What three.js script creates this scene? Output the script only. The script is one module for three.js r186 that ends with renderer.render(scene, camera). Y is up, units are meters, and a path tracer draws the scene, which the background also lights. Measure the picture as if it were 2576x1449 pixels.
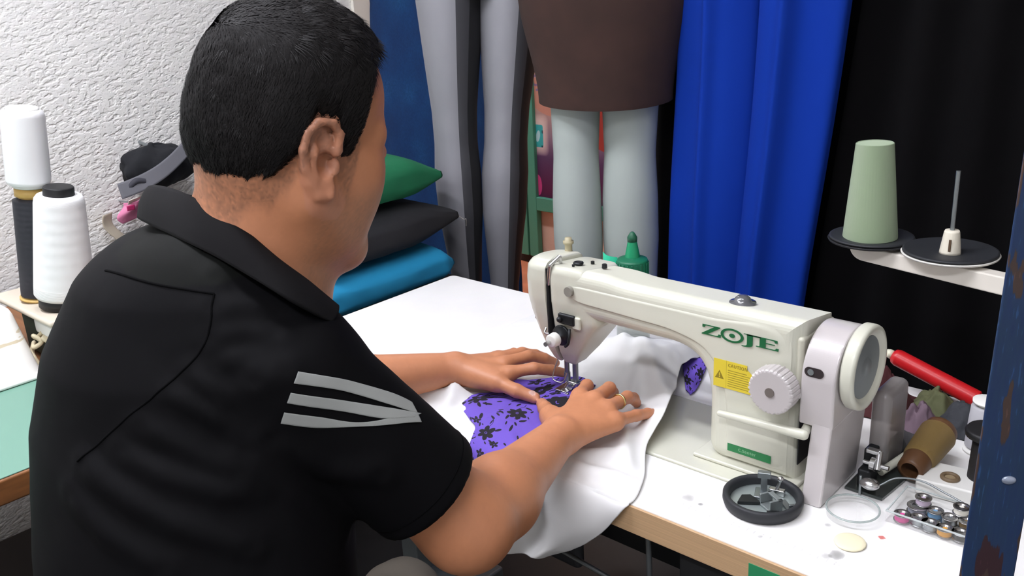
import * as THREE from 'three';
import { RoundedBoxGeometry } from 'three/addons/geometries/RoundedBoxGeometry.js';
import { mergeGeometries } from 'three/addons/utils/BufferGeometryUtils.js';
import { RectAreaLightUniformsLib } from 'three/addons/lights/RectAreaLightUniformsLib.js';
import { FontLoader } from 'three/addons/loaders/FontLoader.js';
import { TextGeometry } from 'three/addons/geometries/TextGeometry.js';

/* ------------------------------------------------------------------ camera, light, exposure */
const scene = new THREE.Scene();
const renderer = new THREE.WebGLRenderer({ antialias: true });
renderer.toneMapping = THREE.LinearToneMapping;
renderer.toneMappingExposure = 1.08;
renderer.shadowMap.enabled = true;
RectAreaLightUniformsLib.init();

const YAW = 0.7487, PITCH = 0.3314, ROLL = -0.0555, FOCAL = 2315.3;
const camera = new THREE.PerspectiveCamera(2 * Math.atan(724.5 / FOCAL) * 180 / Math.PI, 2576 / 1449, 0.05, 30);
{
  const f = new THREE.Vector3(-Math.sin(YAW) * Math.cos(PITCH), -Math.sin(PITCH), -Math.cos(YAW) * Math.cos(PITCH));
  const r = new THREE.Vector3(Math.cos(YAW), 0, -Math.sin(YAW));
  const u = new THREE.Vector3().crossVectors(r, f);
  camera.position.set(0.9316, 1.4007, 1.0488);
  camera.up.copy(r.clone().multiplyScalar(-Math.sin(ROLL)).addScaledVector(u, Math.cos(ROLL)));
  camera.lookAt(camera.position.clone().add(f));
  camera.updateMatrixWorld();
}
scene.background = new THREE.Color(0x101010);

const LAMPS = [ // ceiling fittings, all but the first added for brightness: x, z, length, intensity
  [0.15, 0.42, 1.25, 16],
  [0.75, 1.75, 1.25, 46],  // added fill from behind the camera
  [-1.9, -1.25, 1.25, 48],  // added to light the passage
  [-0.66, 0.80, 1.25, 44],  // added to brighten the stucco wall
];
const CEIL = 2.62;

/* ------------------------------------------------------------------ helpers */
const V = (x, y, z) => new THREE.Vector3(x, y, z);
const names = new Map();
function numbered(n) { const k = names.get(n) || 0; names.set(n, k + 1); return k ? `${n}_${String(k).padStart(3, '0')}` : n; }
function mesh(name, geo, mat, parent) {
  const m = new THREE.Mesh(geo, mat); m.name = name; m.castShadow = m.receiveShadow = true;
  if (parent) parent.add(m);
  return m;
}
function tag(o, label, category, group) {
  o.userData.label = label; o.userData.category = category; if (group) o.userData.group = group;
  return o;
}
function thing(name, label, category, pos = [0, 0, 0], ry = 0, group) {
  const g = new THREE.Group(); g.name = numbered(name); g.position.set(...pos); g.rotation.y = ry;
  tag(g, label, category, group); scene.add(g); return g;
}
function single(name, geo, mat, label, category, group) {
  const m = mesh(numbered(name), geo, mat, scene); return tag(m, label, category, group);
}
function struct(name, geo, mat) { const m = mesh(name, geo, mat, scene); m.userData.kind = 'structure'; return m; }
let seed = 7;
const rnd = () => { seed = (seed * 1664525 + 1013904223) >>> 0; return seed / 4294967296; };
function hash(x, y, z) { let h = (x * 374761393 + y * 668265263 + z * 2147483647) | 0; h = Math.imul(h ^ (h >>> 13), 1274126177); h ^= h >>> 16; return (h >>> 0) / 4294967295; }
function noise(x, y, z = 0) {
  const xi = Math.floor(x), yi = Math.floor(y), zi = Math.floor(z), xf = x - xi, yf = y - yi, zf = z - zi;
  const s = t => t * t * (3 - 2 * t), L = (a, b, t) => a + (b - a) * t, u = s(xf), v = s(yf), w = s(zf);
  const p = (i, j, k) => hash(xi + i, yi + j, zi + k);
  return L(L(L(p(0, 0, 0), p(1, 0, 0), u), L(p(0, 1, 0), p(1, 1, 0), u), v), L(L(p(0, 0, 1), p(1, 0, 1), u), L(p(0, 1, 1), p(1, 1, 1), u), v), w);
}
const fbm = (x, y, z = 0, o = 4) => { let s = 0, a = .5, t = 0; for (let i = 0; i < o; i++) { s += a * noise(x, y, z + i * 17); t += a; a *= .5; x *= 2.03; y *= 2.03; z *= 2.03; } return s / t; };
const clamp = (x, a = 0, b = 1) => Math.min(b, Math.max(a, x));
const sstep = (a, b, x) => { const t = clamp((x - a) / (b - a)); return t * t * (3 - 2 * t); };
const lerp = (a, b, t) => a + (b - a) * t;
function pl(xs, ys, x) { if (x <= xs[0]) return ys[0]; for (let i = 1; i < xs.length; i++) if (x <= xs[i]) return lerp(ys[i - 1], ys[i], (x - xs[i - 1]) / (xs[i] - xs[i - 1])); return ys[ys.length - 1]; }

function tex(w, h, fn, { srgb = true, rep = [1, 1] } = {}) { // fn(u,v) -> [r,g,b] 0..1 or number
  const d = new Uint8Array(w * h * 4);
  for (let j = 0; j < h; j++) for (let i = 0; i < w; i++) {
    const c = fn((i + .5) / w, (j + .5) / h), k = (j * w + i) * 4;
    if (typeof c === 'number') d[k] = d[k + 1] = d[k + 2] = clamp(c) * 255; else { d[k] = clamp(c[0]) * 255; d[k + 1] = clamp(c[1]) * 255; d[k + 2] = clamp(c[2]) * 255; }
    d[k + 3] = 255;
  }
  const t = new THREE.DataTexture(d, w, h); t.magFilter = THREE.LinearFilter; t.minFilter = THREE.LinearMipmapLinearFilter; t.generateMipmaps = true;
  t.wrapS = t.wrapT = THREE.RepeatWrapping; t.repeat.set(...rep); if (srgb) t.colorSpace = THREE.SRGBColorSpace; t.needsUpdate = true; return t;
}
const tile = (fn, n) => (u, v) => { // makes a noise function tile over 0..1
  const a = sstep(0, 1, u), b = sstep(0, 1, v); return lerp(lerp(fn(u * n, v * n), fn((u - 1) * n, v * n), a), lerp(fn(u * n, (v - 1) * n), fn((u - 1) * n, (v - 1) * n), a), b);
};
function mat(color, roughness = .6, extra = {}) {
  const P = ['clearcoat', 'sheen', 'transmission', 'anisotropy', 'ior', 'thickness', 'specularIntensity'].some(k => k in extra);
  return new (P ? THREE.MeshPhysicalMaterial : THREE.MeshStandardMaterial)({ color, roughness, ...extra });
}
function uvBox(geo, s = 1) { // uv in metres by dominant normal
  const g = geo.index ? geo.toNonIndexed() : geo; const p = g.attributes.position; const uv = new Float32Array(p.count * 2);
  for (let i = 0; i < p.count; i += 3) {
    const a = V().fromBufferAttribute(p, i), b = V().fromBufferAttribute(p, i + 1), c = V().fromBufferAttribute(p, i + 2);
    const n = b.clone().sub(a).cross(c.clone().sub(a)); const ax = Math.abs(n.x), ay = Math.abs(n.y), az = Math.abs(n.z);
    [a, b, c].forEach((q, k) => { let u, v; if (ay >= ax && ay >= az) { u = q.x; v = q.z; } else if (ax >= az) { u = q.z; v = q.y; } else { u = q.x; v = q.y; } uv[(i + k) * 2] = u * s; uv[(i + k) * 2 + 1] = v * s; });
  }
  g.setAttribute('uv', new THREE.BufferAttribute(uv, 2)); return g;
}
const box = (x0, x1, y0, y1, z0, z1, r = .002, seg = 2) => new RoundedBoxGeometry(x1 - x0, y1 - y0, z1 - z0, seg, Math.min(r, (x1 - x0) / 2.01, (y1 - y0) / 2.01, (z1 - z0) / 2.01)).translate((x0 + x1) / 2, (y0 + y1) / 2, (z0 + z1) / 2);
function rod(a, b, r0, r1 = r0, seg = 16) {
  const A = V(...a), B = V(...b), d = B.clone().sub(A), g = new THREE.CylinderGeometry(r1, r0, d.length(), seg);
  g.applyQuaternion(new THREE.Quaternion().setFromUnitVectors(V(0, 1, 0), d.clone().normalize())); const c = A.add(B).multiplyScalar(.5); return g.translate(c.x, c.y, c.z);
}
const lathe = (pts, seg = 40) => new THREE.LatheGeometry(pts.map(p => new THREE.Vector2(p[0], p[1])), seg);
const tube = (pts, r, seg = 40, rs = 8, closed = false) => new THREE.TubeGeometry(new THREE.CatmullRomCurve3(pts.map(p => V(...p)), closed), seg, r, rs, closed);
const merge = gs => mergeGeometries(gs.map(g => { const h = g.index ? g.toNonIndexed() : g; if (!h.attributes.uv) h.setAttribute('uv', new THREE.BufferAttribute(new Float32Array(h.attributes.position.count * 2), 2)); for (const k of Object.keys(h.attributes)) if (!['position', 'normal', 'uv'].includes(k)) h.deleteAttribute(k); return h; }));
function grid(nu, nv, fn, closeU = false) { // fn(u,v)->[x,y,z]; uv attribute 0..1
  const P = [], U = [], I = [];
  for (let j = 0; j <= nv; j++) for (let i = 0; i <= nu; i++) { P.push(...fn(i / nu, j / nv)); U.push(i / nu, j / nv); }
  for (let j = 0; j < nv; j++) for (let i = 0; i < nu; i++) { const a = j * (nu + 1) + i, b = a + 1, c = a + nu + 1, d = c + 1; I.push(a, b, d, a, d, c); }
  const g = new THREE.BufferGeometry(); g.setAttribute('position', new THREE.Float32BufferAttribute(P, 3)); g.setAttribute('uv', new THREE.Float32BufferAttribute(U, 2)); g.setIndex(I); g.computeVertexNormals();
  if (closeU) { const n = g.attributes.normal; for (let j = 0; j <= nv; j++) { const a = j * (nu + 1), b = a + nu; const v = V().fromBufferAttribute(n, a).add(V().fromBufferAttribute(n, b)).normalize(); n.setXYZ(a, v.x, v.y, v.z); n.setXYZ(b, v.x, v.y, v.z); } }
  return g;
}
function solid(nu, nv, fn, th) { // a sheet with real thickness
  const top = grid(nu, nv, fn); const p = top.attributes.position, n = top.attributes.normal, N = p.count;
  const P = new Float32Array(N * 6), U = new Float32Array(N * 4), I = [...top.index.array];
  for (let i = 0; i < N; i++) for (let k = 0; k < 3; k++) { const a = p.array[i * 3 + k], b = n.array[i * 3 + k]; P[i * 3 + k] = a + b * th / 2; P[(N + i) * 3 + k] = a - b * th / 2; }
  for (let i = 0; i < N; i++) { U[i * 2] = U[(N + i) * 2] = top.attributes.uv.array[i * 2]; U[i * 2 + 1] = U[(N + i) * 2 + 1] = top.attributes.uv.array[i * 2 + 1]; }
  const m = top.index.count; for (let i = 0; i < m; i += 3) I.push(N + I[i], N + I[i + 2], N + I[i + 1]);
  const edge = []; for (let i = 0; i < nu; i++) edge.push([i, i + 1]); for (let j = 0; j < nv; j++) edge.push([j * (nu + 1) + nu, (j + 1) * (nu + 1) + nu]);
  for (let i = nu; i > 0; i--) edge.push([nv * (nu + 1) + i, nv * (nu + 1) + i - 1]); for (let j = nv; j > 0; j--) edge.push([j * (nu + 1), (j - 1) * (nu + 1)]);
  for (const [a, b] of edge) I.push(a, N + a, b, b, N + a, N + b);
  const g = new THREE.BufferGeometry(); g.setAttribute('position', new THREE.BufferAttribute(P, 3)); g.setAttribute('uv', new THREE.BufferAttribute(U, 2)); g.setIndex(I); g.computeVertexNormals(); return g;
}
function ctrl(rows) { // smooth surface through a grid of control points: returns fn(u,v)
  const cr = (a, b, c, d, t) => .5 * (2 * b + (c - a) * t + (2 * a - 5 * b + 4 * c - d) * t * t + (3 * b - a - 3 * c + d) * t * t * t);
  const line = (pts, t) => { const n = pts.length - 1, x = clamp(t) * n, i = Math.min(n - 1, Math.floor(x)), f = x - i; const g = k => pts[clamp(k, 0, n)]; return [0, 1, 2].map(k => cr(g(i - 1)[k], g(i)[k], g(i + 1)[k], g(i + 2)[k], f)); };
  return (u, v) => line(rows.map(r => line(r, u)), v);
}
/* naive surface nets over a sparse grid */
function surfaceNets(sdf, lo, hi, h, slack = 1.25) {
  const n = [0, 1, 2].map(k => Math.ceil((hi[k] - lo[k]) / h)), B = 10, nb = n.map(x => Math.ceil(x / B));
  const S = B + 1, half = B * h / 2, rad = half * 1.7321 * slack + h, blocks = [], P = [], I = [], vid = new Map();
  const key = (i, j, k) => i + (n[0] + B + 4) * (j + (n[1] + B + 4) * k);
  for (let bz = 0; bz < nb[2]; bz++) for (let by = 0; by < nb[1]; by++) for (let bx = 0; bx < nb[0]; bx++) {
    const o = [lo[0] + bx * B * h, lo[1] + by * B * h, lo[2] + bz * B * h];
    if (Math.abs(sdf(o[0] + half, o[1] + half, o[2] + half)) > rad) continue;
    const v = new Float32Array(S * S * S); let a = 0, b = 0;
    for (let k = 0; k < S; k++) for (let j = 0; j < S; j++) for (let i = 0; i < S; i++) { const d = sdf(o[0] + i * h, o[1] + j * h, o[2] + k * h); v[i + S * (j + S * k)] = d; d < 0 ? a++ : b++; }
    if (!a || !b) continue; blocks.push([bx * B, by * B, bz * B, v]);
    for (let k = 0; k < B; k++) for (let j = 0; j < B; j++) for (let i = 0; i < B; i++) {
      let c = 0, x = 0, y = 0, z = 0, m = 0; const g = (p, q, r) => v[i + p + S * (j + q + S * (k + r))];
      const e = (p, q, r, P2, Q2, R2) => { const A = g(p, q, r), Bv = g(P2, Q2, R2); if ((A < 0) !== (Bv < 0)) { const t = A / (A - Bv); x += p + (P2 - p) * t; y += q + (Q2 - q) * t; z += r + (R2 - r) * t; m++; } };
      for (let q = 0; q < 2; q++) for (let r = 0; r < 2; r++) { e(0, q, r, 1, q, r); e(q, 0, r, q, 1, r); e(q, r, 0, q, r, 1); }
      if (!m) continue; vid.set(key(bx * B + i, by * B + j, bz * B + k), P.length / 3); P.push(o[0] + (i + x / m) * h, o[1] + (j + y / m) * h, o[2] + (k + z / m) * h);
    }
  }
  for (const [X, Y, Z, v] of blocks) for (let k = 0; k < B; k++) for (let j = 0; j < B; j++) for (let i = 0; i < B; i++) {
    const a = v[i + S * (j + S * k)]; const q = (b, c) => { const ids = c.map(([p, r, s]) => vid.get(key(X + i + p, Y + j + r, Z + k + s))); if (ids.some(t => t === undefined)) return; a < 0 ? I.push(ids[0], ids[1], ids[2], ids[0], ids[2], ids[3]) : I.push(ids[0], ids[2], ids[1], ids[0], ids[3], ids[2]); };
    let b = v[i + 1 + S * (j + S * k)]; if ((a < 0) !== (b < 0)) q(b, [[0, 0, 0], [0, -1, 0], [0, -1, -1], [0, 0, -1]].map(c => c).reverse().map(c => c));
    b = v[i + S * (j + 1 + S * k)]; if ((a < 0) !== (b < 0)) q(b, [[0, 0, 0], [0, 0, -1], [-1, 0, -1], [-1, 0, 0]].reverse());
    b = v[i + S * (j + S * (k + 1))]; if ((a < 0) !== (b < 0)) q(b, [[0, 0, 0], [-1, 0, 0], [-1, -1, 0], [0, -1, 0]].reverse());
  }
  const g = new THREE.BufferGeometry(); g.setAttribute('position', new THREE.Float32BufferAttribute(P, 3)); g.setIndex(I); g.computeVertexNormals(); return g;
}
function paint(geo, fn) { const p = geo.attributes.position, c = new Float32Array(p.count * 3); for (let i = 0; i < p.count; i++) { const q = fn(p.getX(i), p.getY(i), p.getZ(i)); c.set(q, i * 3); } geo.setAttribute('color', new THREE.BufferAttribute(c, 3)); return geo; }
const smin = (a, b, k) => { const h = Math.max(k - Math.abs(a - b), 0) / k; return Math.min(a, b) - h * h * k * .25; };
const smax = (a, b, k) => -smin(-a, -b, k);
function cap(x, y, z, a, b, r0, r1 = r0) { const dx = b[0] - a[0], dy = b[1] - a[1], dz = b[2] - a[2], px = x - a[0], py = y - a[1], pz = z - a[2]; const t = clamp((px * dx + py * dy + pz * dz) / (dx * dx + dy * dy + dz * dz)); return Math.hypot(px - dx * t, py - dy * t, pz - dz * t) - (r0 + (r1 - r0) * t); }
function ell(x, y, z, c, r) { const px = (x - c[0]) / r[0], py = (y - c[1]) / r[1], pz = (z - c[2]) / r[2]; const k0 = Math.hypot(px, py, pz), k1 = Math.hypot(px / r[0], py / r[1], pz / r[2]); return k1 < 1e-9 ? -Math.min(...r) : k0 * (k0 - 1) / k1; }

/* ------------------------------------------------------------------ textures and materials */
const weave = tex(128, 128, (u, v) => .5 + .25 * Math.sin(u * 128 * Math.PI / 2) * Math.sin(v * 128 * Math.PI / 2) + .25 * (hash(u * 997 | 0, v * 991 | 0, 3) - .5), { srgb: false });
const weaveAt = (a, b) => { const t = weave.clone(); t.repeat.set(a, b); t.needsUpdate = true; return t; };
const M = {
  cream: mat(0xd0d0c0, .38, { clearcoat: .35 }),
  creamDark: mat(0xc9c7b6, .45),
  lilac: mat(0xc3bdbc, .3, { clearcoat: .5 }),
  whitePlastic: mat(0xe6e4dd, .4),
  white: mat(0xecebe6, .5),
  black: mat(0x121214, .55),
  rubber: mat(0x24262a, .6),
  dark: mat(0x1b1c1e, .6),
  chrome: mat(0xc8c8c8, .25, { metalness: 1 }),
  steel: mat(0x9aa0a2, .35, { metalness: .9 }),
  greyMetal: mat(0x8f9696, .45, { metalness: .6 }),
  blackMetal: mat(0x26282a, .4, { metalness: .5 }),
  green: mat(0x1c6a3a, .5),
};
/* ------------------------------------------------------------------ the room */
const T = 0.75; // table top height
{
  const stuccoH = tile((x, y) => {
    const wx = x + .6 * fbm(x * .7, y * .7, 31, 2), wy = y + .5 * x * .35;
    const a = fbm(wx * .9, wy * 1.9, 3, 3), b = fbm(x * 2.4 + 9, y * 3.6, 8, 3);
    const pit = sstep(.50, .30, a) * .75 + sstep(.42, .25, b) * .4; // shallow trowel pits in a flat coat
    return .8 - .5 * pit + .12 * (fbm(x * 5, y * 5, 14, 2) - .5);
  }, 78);
  const hmap = tex(1024, 1024, (u, v) => stuccoH(u, v), { srgb: false });
  const cmap = tex(512, 512, (u, v) => { const k = .93 + .05 * tile((x, y) => fbm(x, y, 5, 3), 7)(u, v); return [k, k * .995, k * .985]; });
  const stucco = mat(0xfaf9f7, .3, { bumpMap: hmap, bumpScale: .0038, map: cmap });
  const wl = uvBox(box(-1.46, -1.34, 0, CEIL, -.98, 2.8, .001), 1.0);
  struct('wall_left', wl, stucco);
  const plainWall = c => mat(c, .8, { bumpMap: weaveAt(6, 6), bumpScale: .0004 });
  struct('wall_right', box(2.2, 2.32, 0, CEIL, -2.42, 2.8, .001), plainWall(0xe0dfda));
  struct('wall_front', box(-3.2, 2.2, 0, CEIL, 2.8, 2.92, .001), plainWall(0xe2e1dd));
  struct('wall_back', box(-3.2, 2.2, 0, CEIL, -2.42, -2.3, .001), plainWall(0xdfc0ac));
  struct('wall_far_left', box(-3.32, -3.2, 0, CEIL, -2.42, 2.92, .001), plainWall(0xdcd6cc));
  struct('ceiling', box(-3.32, 2.32, CEIL, CEIL + .1, -2.42, 2.92, .001), plainWall(0xe6e4de));
  const ftex = tex(512, 512, (u, v) => { const k = .8 + .25 * tile((x, y) => fbm(x, y, 2, 5), 12)(u, v); return [.95 * k, .58 * k, .42 * k]; });
  const gtex = tex(512, 512, (u, v) => { const k = .75 + .3 * tile((x, y) => fbm(x, y, 2, 5), 14)(u, v); return [.2 * k, .195 * k, .19 * k]; });
  struct('floor', uvBox(box(-3.32, 2.32, -.1, 0, -1.3, 2.92, .001), 1.2), mat(0xffffff, .5, { map: gtex }));
  struct('floor_passage', uvBox(box(-3.32, 2.32, -.1, 0, -2.42, -1.3, .001), 1.2), mat(0xffffff, .45, { map: ftex }));
  struct('trim_1', box(-1.34, -1.328, 0, CEIL, -.90, -.76, .003), mat(0xe9e4d8, .55));
  struct('baseboard_back', box(-3.2, 2.2, 0, .045, -2.3, -2.285, .003), mat(0x2a2320, .7));
}
/* fluorescent fittings, three of them added fill: housing, two tubes, and the light they give */
for (let i = 0; i < LAMPS.length; i++) {
  const [x, z, L, I] = LAMPS[i];
  const g = thing('fluorescent_light', ['twin tube ceiling light above the sewing machine', 'added twin tube fill light behind the camera', 'added twin tube light brightening the far corridor', 'added twin tube light brightening the stucco wall'][i], 'lamp', [x, CEIL, z], 0, 'ceiling lights');
  mesh('housing', box(-L / 2 - .03, L / 2 + .03, -.05, 0, -.09, .09, .006), M.white, g);
  const tm = new THREE.MeshStandardMaterial({ color: 0xffffff, emissive: 0xf6f7ff, emissiveIntensity: 14, roughness: .4 });
  for (const s of [-1, 1]) mesh('tube', rod([-L / 2, -.068, s * .045], [L / 2, -.068, s * .045], .013, .013, 16), tm, g);
  const l = new THREE.RectAreaLight(0xf3f4ff, I, L, .14); l.position.set(0, -.088, 0); l.rotation.x = -Math.PI / 2; g.add(l);
}
/* far side of the passage: green framed poster, seen between the mannequin legs */
{
  const g = thing('framed_poster', 'pink and purple printed poster in a green metal frame across the passage', 'poster', [-1.95, 0, -2.28]);
  const gm = mat(0x4f9a80, .5);
  const fr = (n, x0, x1, y0, y1) => mesh(n, box(x0, x1, y0, y1, -.015, .02, .004), gm, g);
  fr('frame_post', -.055, .0, .045, 1.9); fr('frame_post', -.125, -.066, .045, 1.9); fr('frame_post', .62, .68, .045, 1.9);
  fr('frame_rail', 0, .62, .285, .352); fr('frame_rail', 0, .62, 1.84, 1.9);
  const cv = document.createElement('canvas'); cv.width = 512; cv.height = 1024; const c = cv.getContext('2d');
  const gr = c.createLinearGradient(0, 0, 0, 1024); gr.addColorStop(0, '#e8d2b8'); gr.addColorStop(.7, '#caa08f'); gr.addColorStop(.8, '#9a7f8e'); gr.addColorStop(.87, '#5c3d62'); gr.addColorStop(1, '#5a1140');
  c.fillStyle = gr; c.fillRect(0, 0, 512, 1024);
  c.fillStyle = '#cf8f7a'; c.beginPath(); c.ellipse(70, 690, 110, 60, .2, 0, 7); c.fill();
  c.fillStyle = '#a83a30'; c.beginPath(); c.moveTo(92, 640); c.lineTo(512, 560); c.lineTo(512, 900); c.lineTo(150, 800); c.fill();
  for (let i = 8; i > 0; i--) { c.fillStyle = `rgba(246,226,210,${.16})`; c.beginPath(); c.roundRect(-30 - i * 3, 772 - i * 3, 70 + i * 6, 88 + i * 6, 22); c.fill(); }
  c.fillStyle = '#3fb3b3'; c.beginPath(); c.roundRect(-14, 782, 50, 74, 8); c.fill(); c.fillStyle = '#bfe6ea'; c.beginPath(); c.ellipse(10, 820, 10, 20, .3, 0, 7); c.fill(); c.fillStyle = '#14505a'; c.fillRect(26, 850, 8, 6); c.fillRect(30, 800, 6, 10);
  c.strokeStyle = '#8d6f94'; c.lineWidth = 7; c.beginPath(); c.arc(10, 640, 15, 0, 7); c.stroke(); c.beginPath(); c.arc(10, 640, 30, -1, 1.6); c.stroke();
  c.fillStyle = '#d9488a'; c.beginPath(); c.ellipse(0, 985, 20, 36, 0, 0, 7); c.fill();
  const pt = new THREE.CanvasTexture(cv); pt.colorSpace = THREE.SRGBColorSpace;
  mesh('poster_print', new THREE.BoxGeometry(.62, 1.488, .006).translate(.31, 1.096, -.004), [0, 1, 2, 3].map(() => M.white).concat([mat(0xffffff, .5, { map: pt }), M.white]), g);
}
/* ------------------------------------------------------------------ the sewing table */
const XL = -.531, XR = .83, ZB = -.329, ZF = .212;
{
  const g = thing('sewing_table', 'white laminate sewing table with tan front edge under the sewing machine', 'table', [0, 0, 0]);
  const sh = new THREE.Shape();
  const rr = (s, x0, x1, y0, y1, r) => { s.moveTo(x0 + r, y0); s.lineTo(x1 - r, y0); s.quadraticCurveTo(x1, y0, x1, y0 + r); s.lineTo(x1, y1 - r); s.quadraticCurveTo(x1, y1, x1 - r, y1); s.lineTo(x0 + r, y1); s.quadraticCurveTo(x0, y1, x0, y1 - r); s.lineTo(x0, y0 + r); s.quadraticCurveTo(x0, y0, x0 + r, y0); };
  rr(sh, XL, XR, -ZF + .002, -ZB, .012);
  const hole = new THREE.Path(); rr(hole, -.0525, .4975, -.0915, .0915, .006); sh.holes.push(hole);
  const lam = tex(1024, 512, (u, v) => {
    const x = lerp(XL, XR, u), z = lerp(ZB, ZF, 1 - v); let k = .955 + .02 * (fbm(x * 20, z * 20, 1, 4) - .5);
    const spot = (cx, cz, r, d) => { const q = Math.hypot(x - cx, z - cz) / r + .5 * (fbm(x * 160, z * 160, 4, 2) - .5); if (q < 1) k -= d * (1 - q * q * .6); };
    spot(.388, .153, .008, .2); spot(.408, .157, .0035, .35); spot(.585, .156, .009, .28); spot(.577, .164, .006, .16); spot(.5, .176, .003, .15); spot(.552, .105, .004, .2);
    if (z > .168 && z < .1745 && x > .36 && x < .6) { const t = (x * 100) % 1; if (hash(x * 900 | 0, z * 900 | 0, 2) > .62) k -= .06; if (t < .14) k -= .07; }
    if (Math.hypot(x - .612, z - .092) < .0035) return [.85, .5, .48];
    return [k, k * .995, k * .985];
  });
  lam.wrapS = lam.wrapT = THREE.ClampToEdgeWrapping;
  const top = new THREE.ExtrudeGeometry(sh, { depth: .006, bevelEnabled: false, curveSegments: 8 }).rotateX(-Math.PI / 2).translate(0, T - .006, 0);
  { const p = top.attributes.position, uv = top.attributes.uv; for (let i = 0; i < p.count; i++) uv.setXY(i, (p.getX(i) - XL) / (XR - XL), 1 - (p.getZ(i) - ZB) / (ZF - ZB)); }
  mesh('laminate_top', top, mat(0xffffff, .32, { map: lam }), g);
  const core = new THREE.ExtrudeGeometry(sh, { depth: .034, bevelEnabled: false, curveSegments: 8 }).rotateX(-Math.PI / 2).translate(0, T - .0401, 0);
  const wood = tex(512, 256, (u, v) => { const k = .9 + .22 * (tile((x, y) => fbm(x * .6, y * 6, 4, 4), 9)(u, v) - .5); return [.86 * k, .71 * k, .54 * k]; });
  mesh('board', uvBox(core, 2), mat(0xffffff, .55, { map: wood }), g);
  mesh('edge_band', box(XL + .012, XR - .012, T - .04, T - .0008, ZF - .002, ZF + .0015, .0012), mat(0xffffff, .5, { map: wood }), g);
  const st = mesh('sticker', box(.506, .545, T - .036, T - .012, ZF + .0015, ZF + .0022, .0003), mat(0x2f8f5e, .5), g);
  for (const x of [XL + .1, XR - .1]) {
    mesh('leg', box(x - .025, x + .025, .03, T - .04, -.1, -.04, .004), M.greyMetal, g);
    mesh('foot', box(x - .03, x + .03, 0, .035, -.3, .2, .006), M.greyMetal, g);
    mesh('bracket', box(x - .03, x + .03, T - .06, T - .04, -.28, .17, .003), M.greyMetal, g);
  }
  mesh('oil_pan', merge([box(-.06, .505, T - .16, T - .155, -.1, .1, .002), box(-.06, .505, T - .16, T - .055, .096, .1, .001), box(-.06, .505, T - .16, T - .055, -.1, -.096, .001), box(-.06, -.056, T - .16, T - .055, -.1, .1, .001), box(.501, .505, T - .16, T - .055, -.1, .1, .001)]), M.blackMetal, g);
  mesh('knee_lift_rod', merge([rod([.33, T - .06, .16], [.33, T - .30, .15], .004), rod([.17, T - .145, .18], [.36, T - .175, .17], .0035)]), M.steel, g);
  mesh('knee_pad', box(.1, .2, T - .2, T - .12, .13, .15, .02, 4), M.rubber, g);
  mesh('motor', new THREE.CylinderGeometry(.07, .07, .2, 32).rotateZ(Math.PI / 2).translate(.42, T - .27, -.12), M.blackMetal, g);
  mesh('motor_bracket', box(.38, .46, T - .21, T - .04, -.14, -.1, .004), M.blackMetal, g);
  mesh('drawer', box(.40, .62, T - .115, T - .042, .02, .195, .004), M.dark, g);
  mesh('stretcher', box(XL + .1, XR - .1, .12, .16, -.09, -.05, .003), M.greyMetal, g);
}
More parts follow.
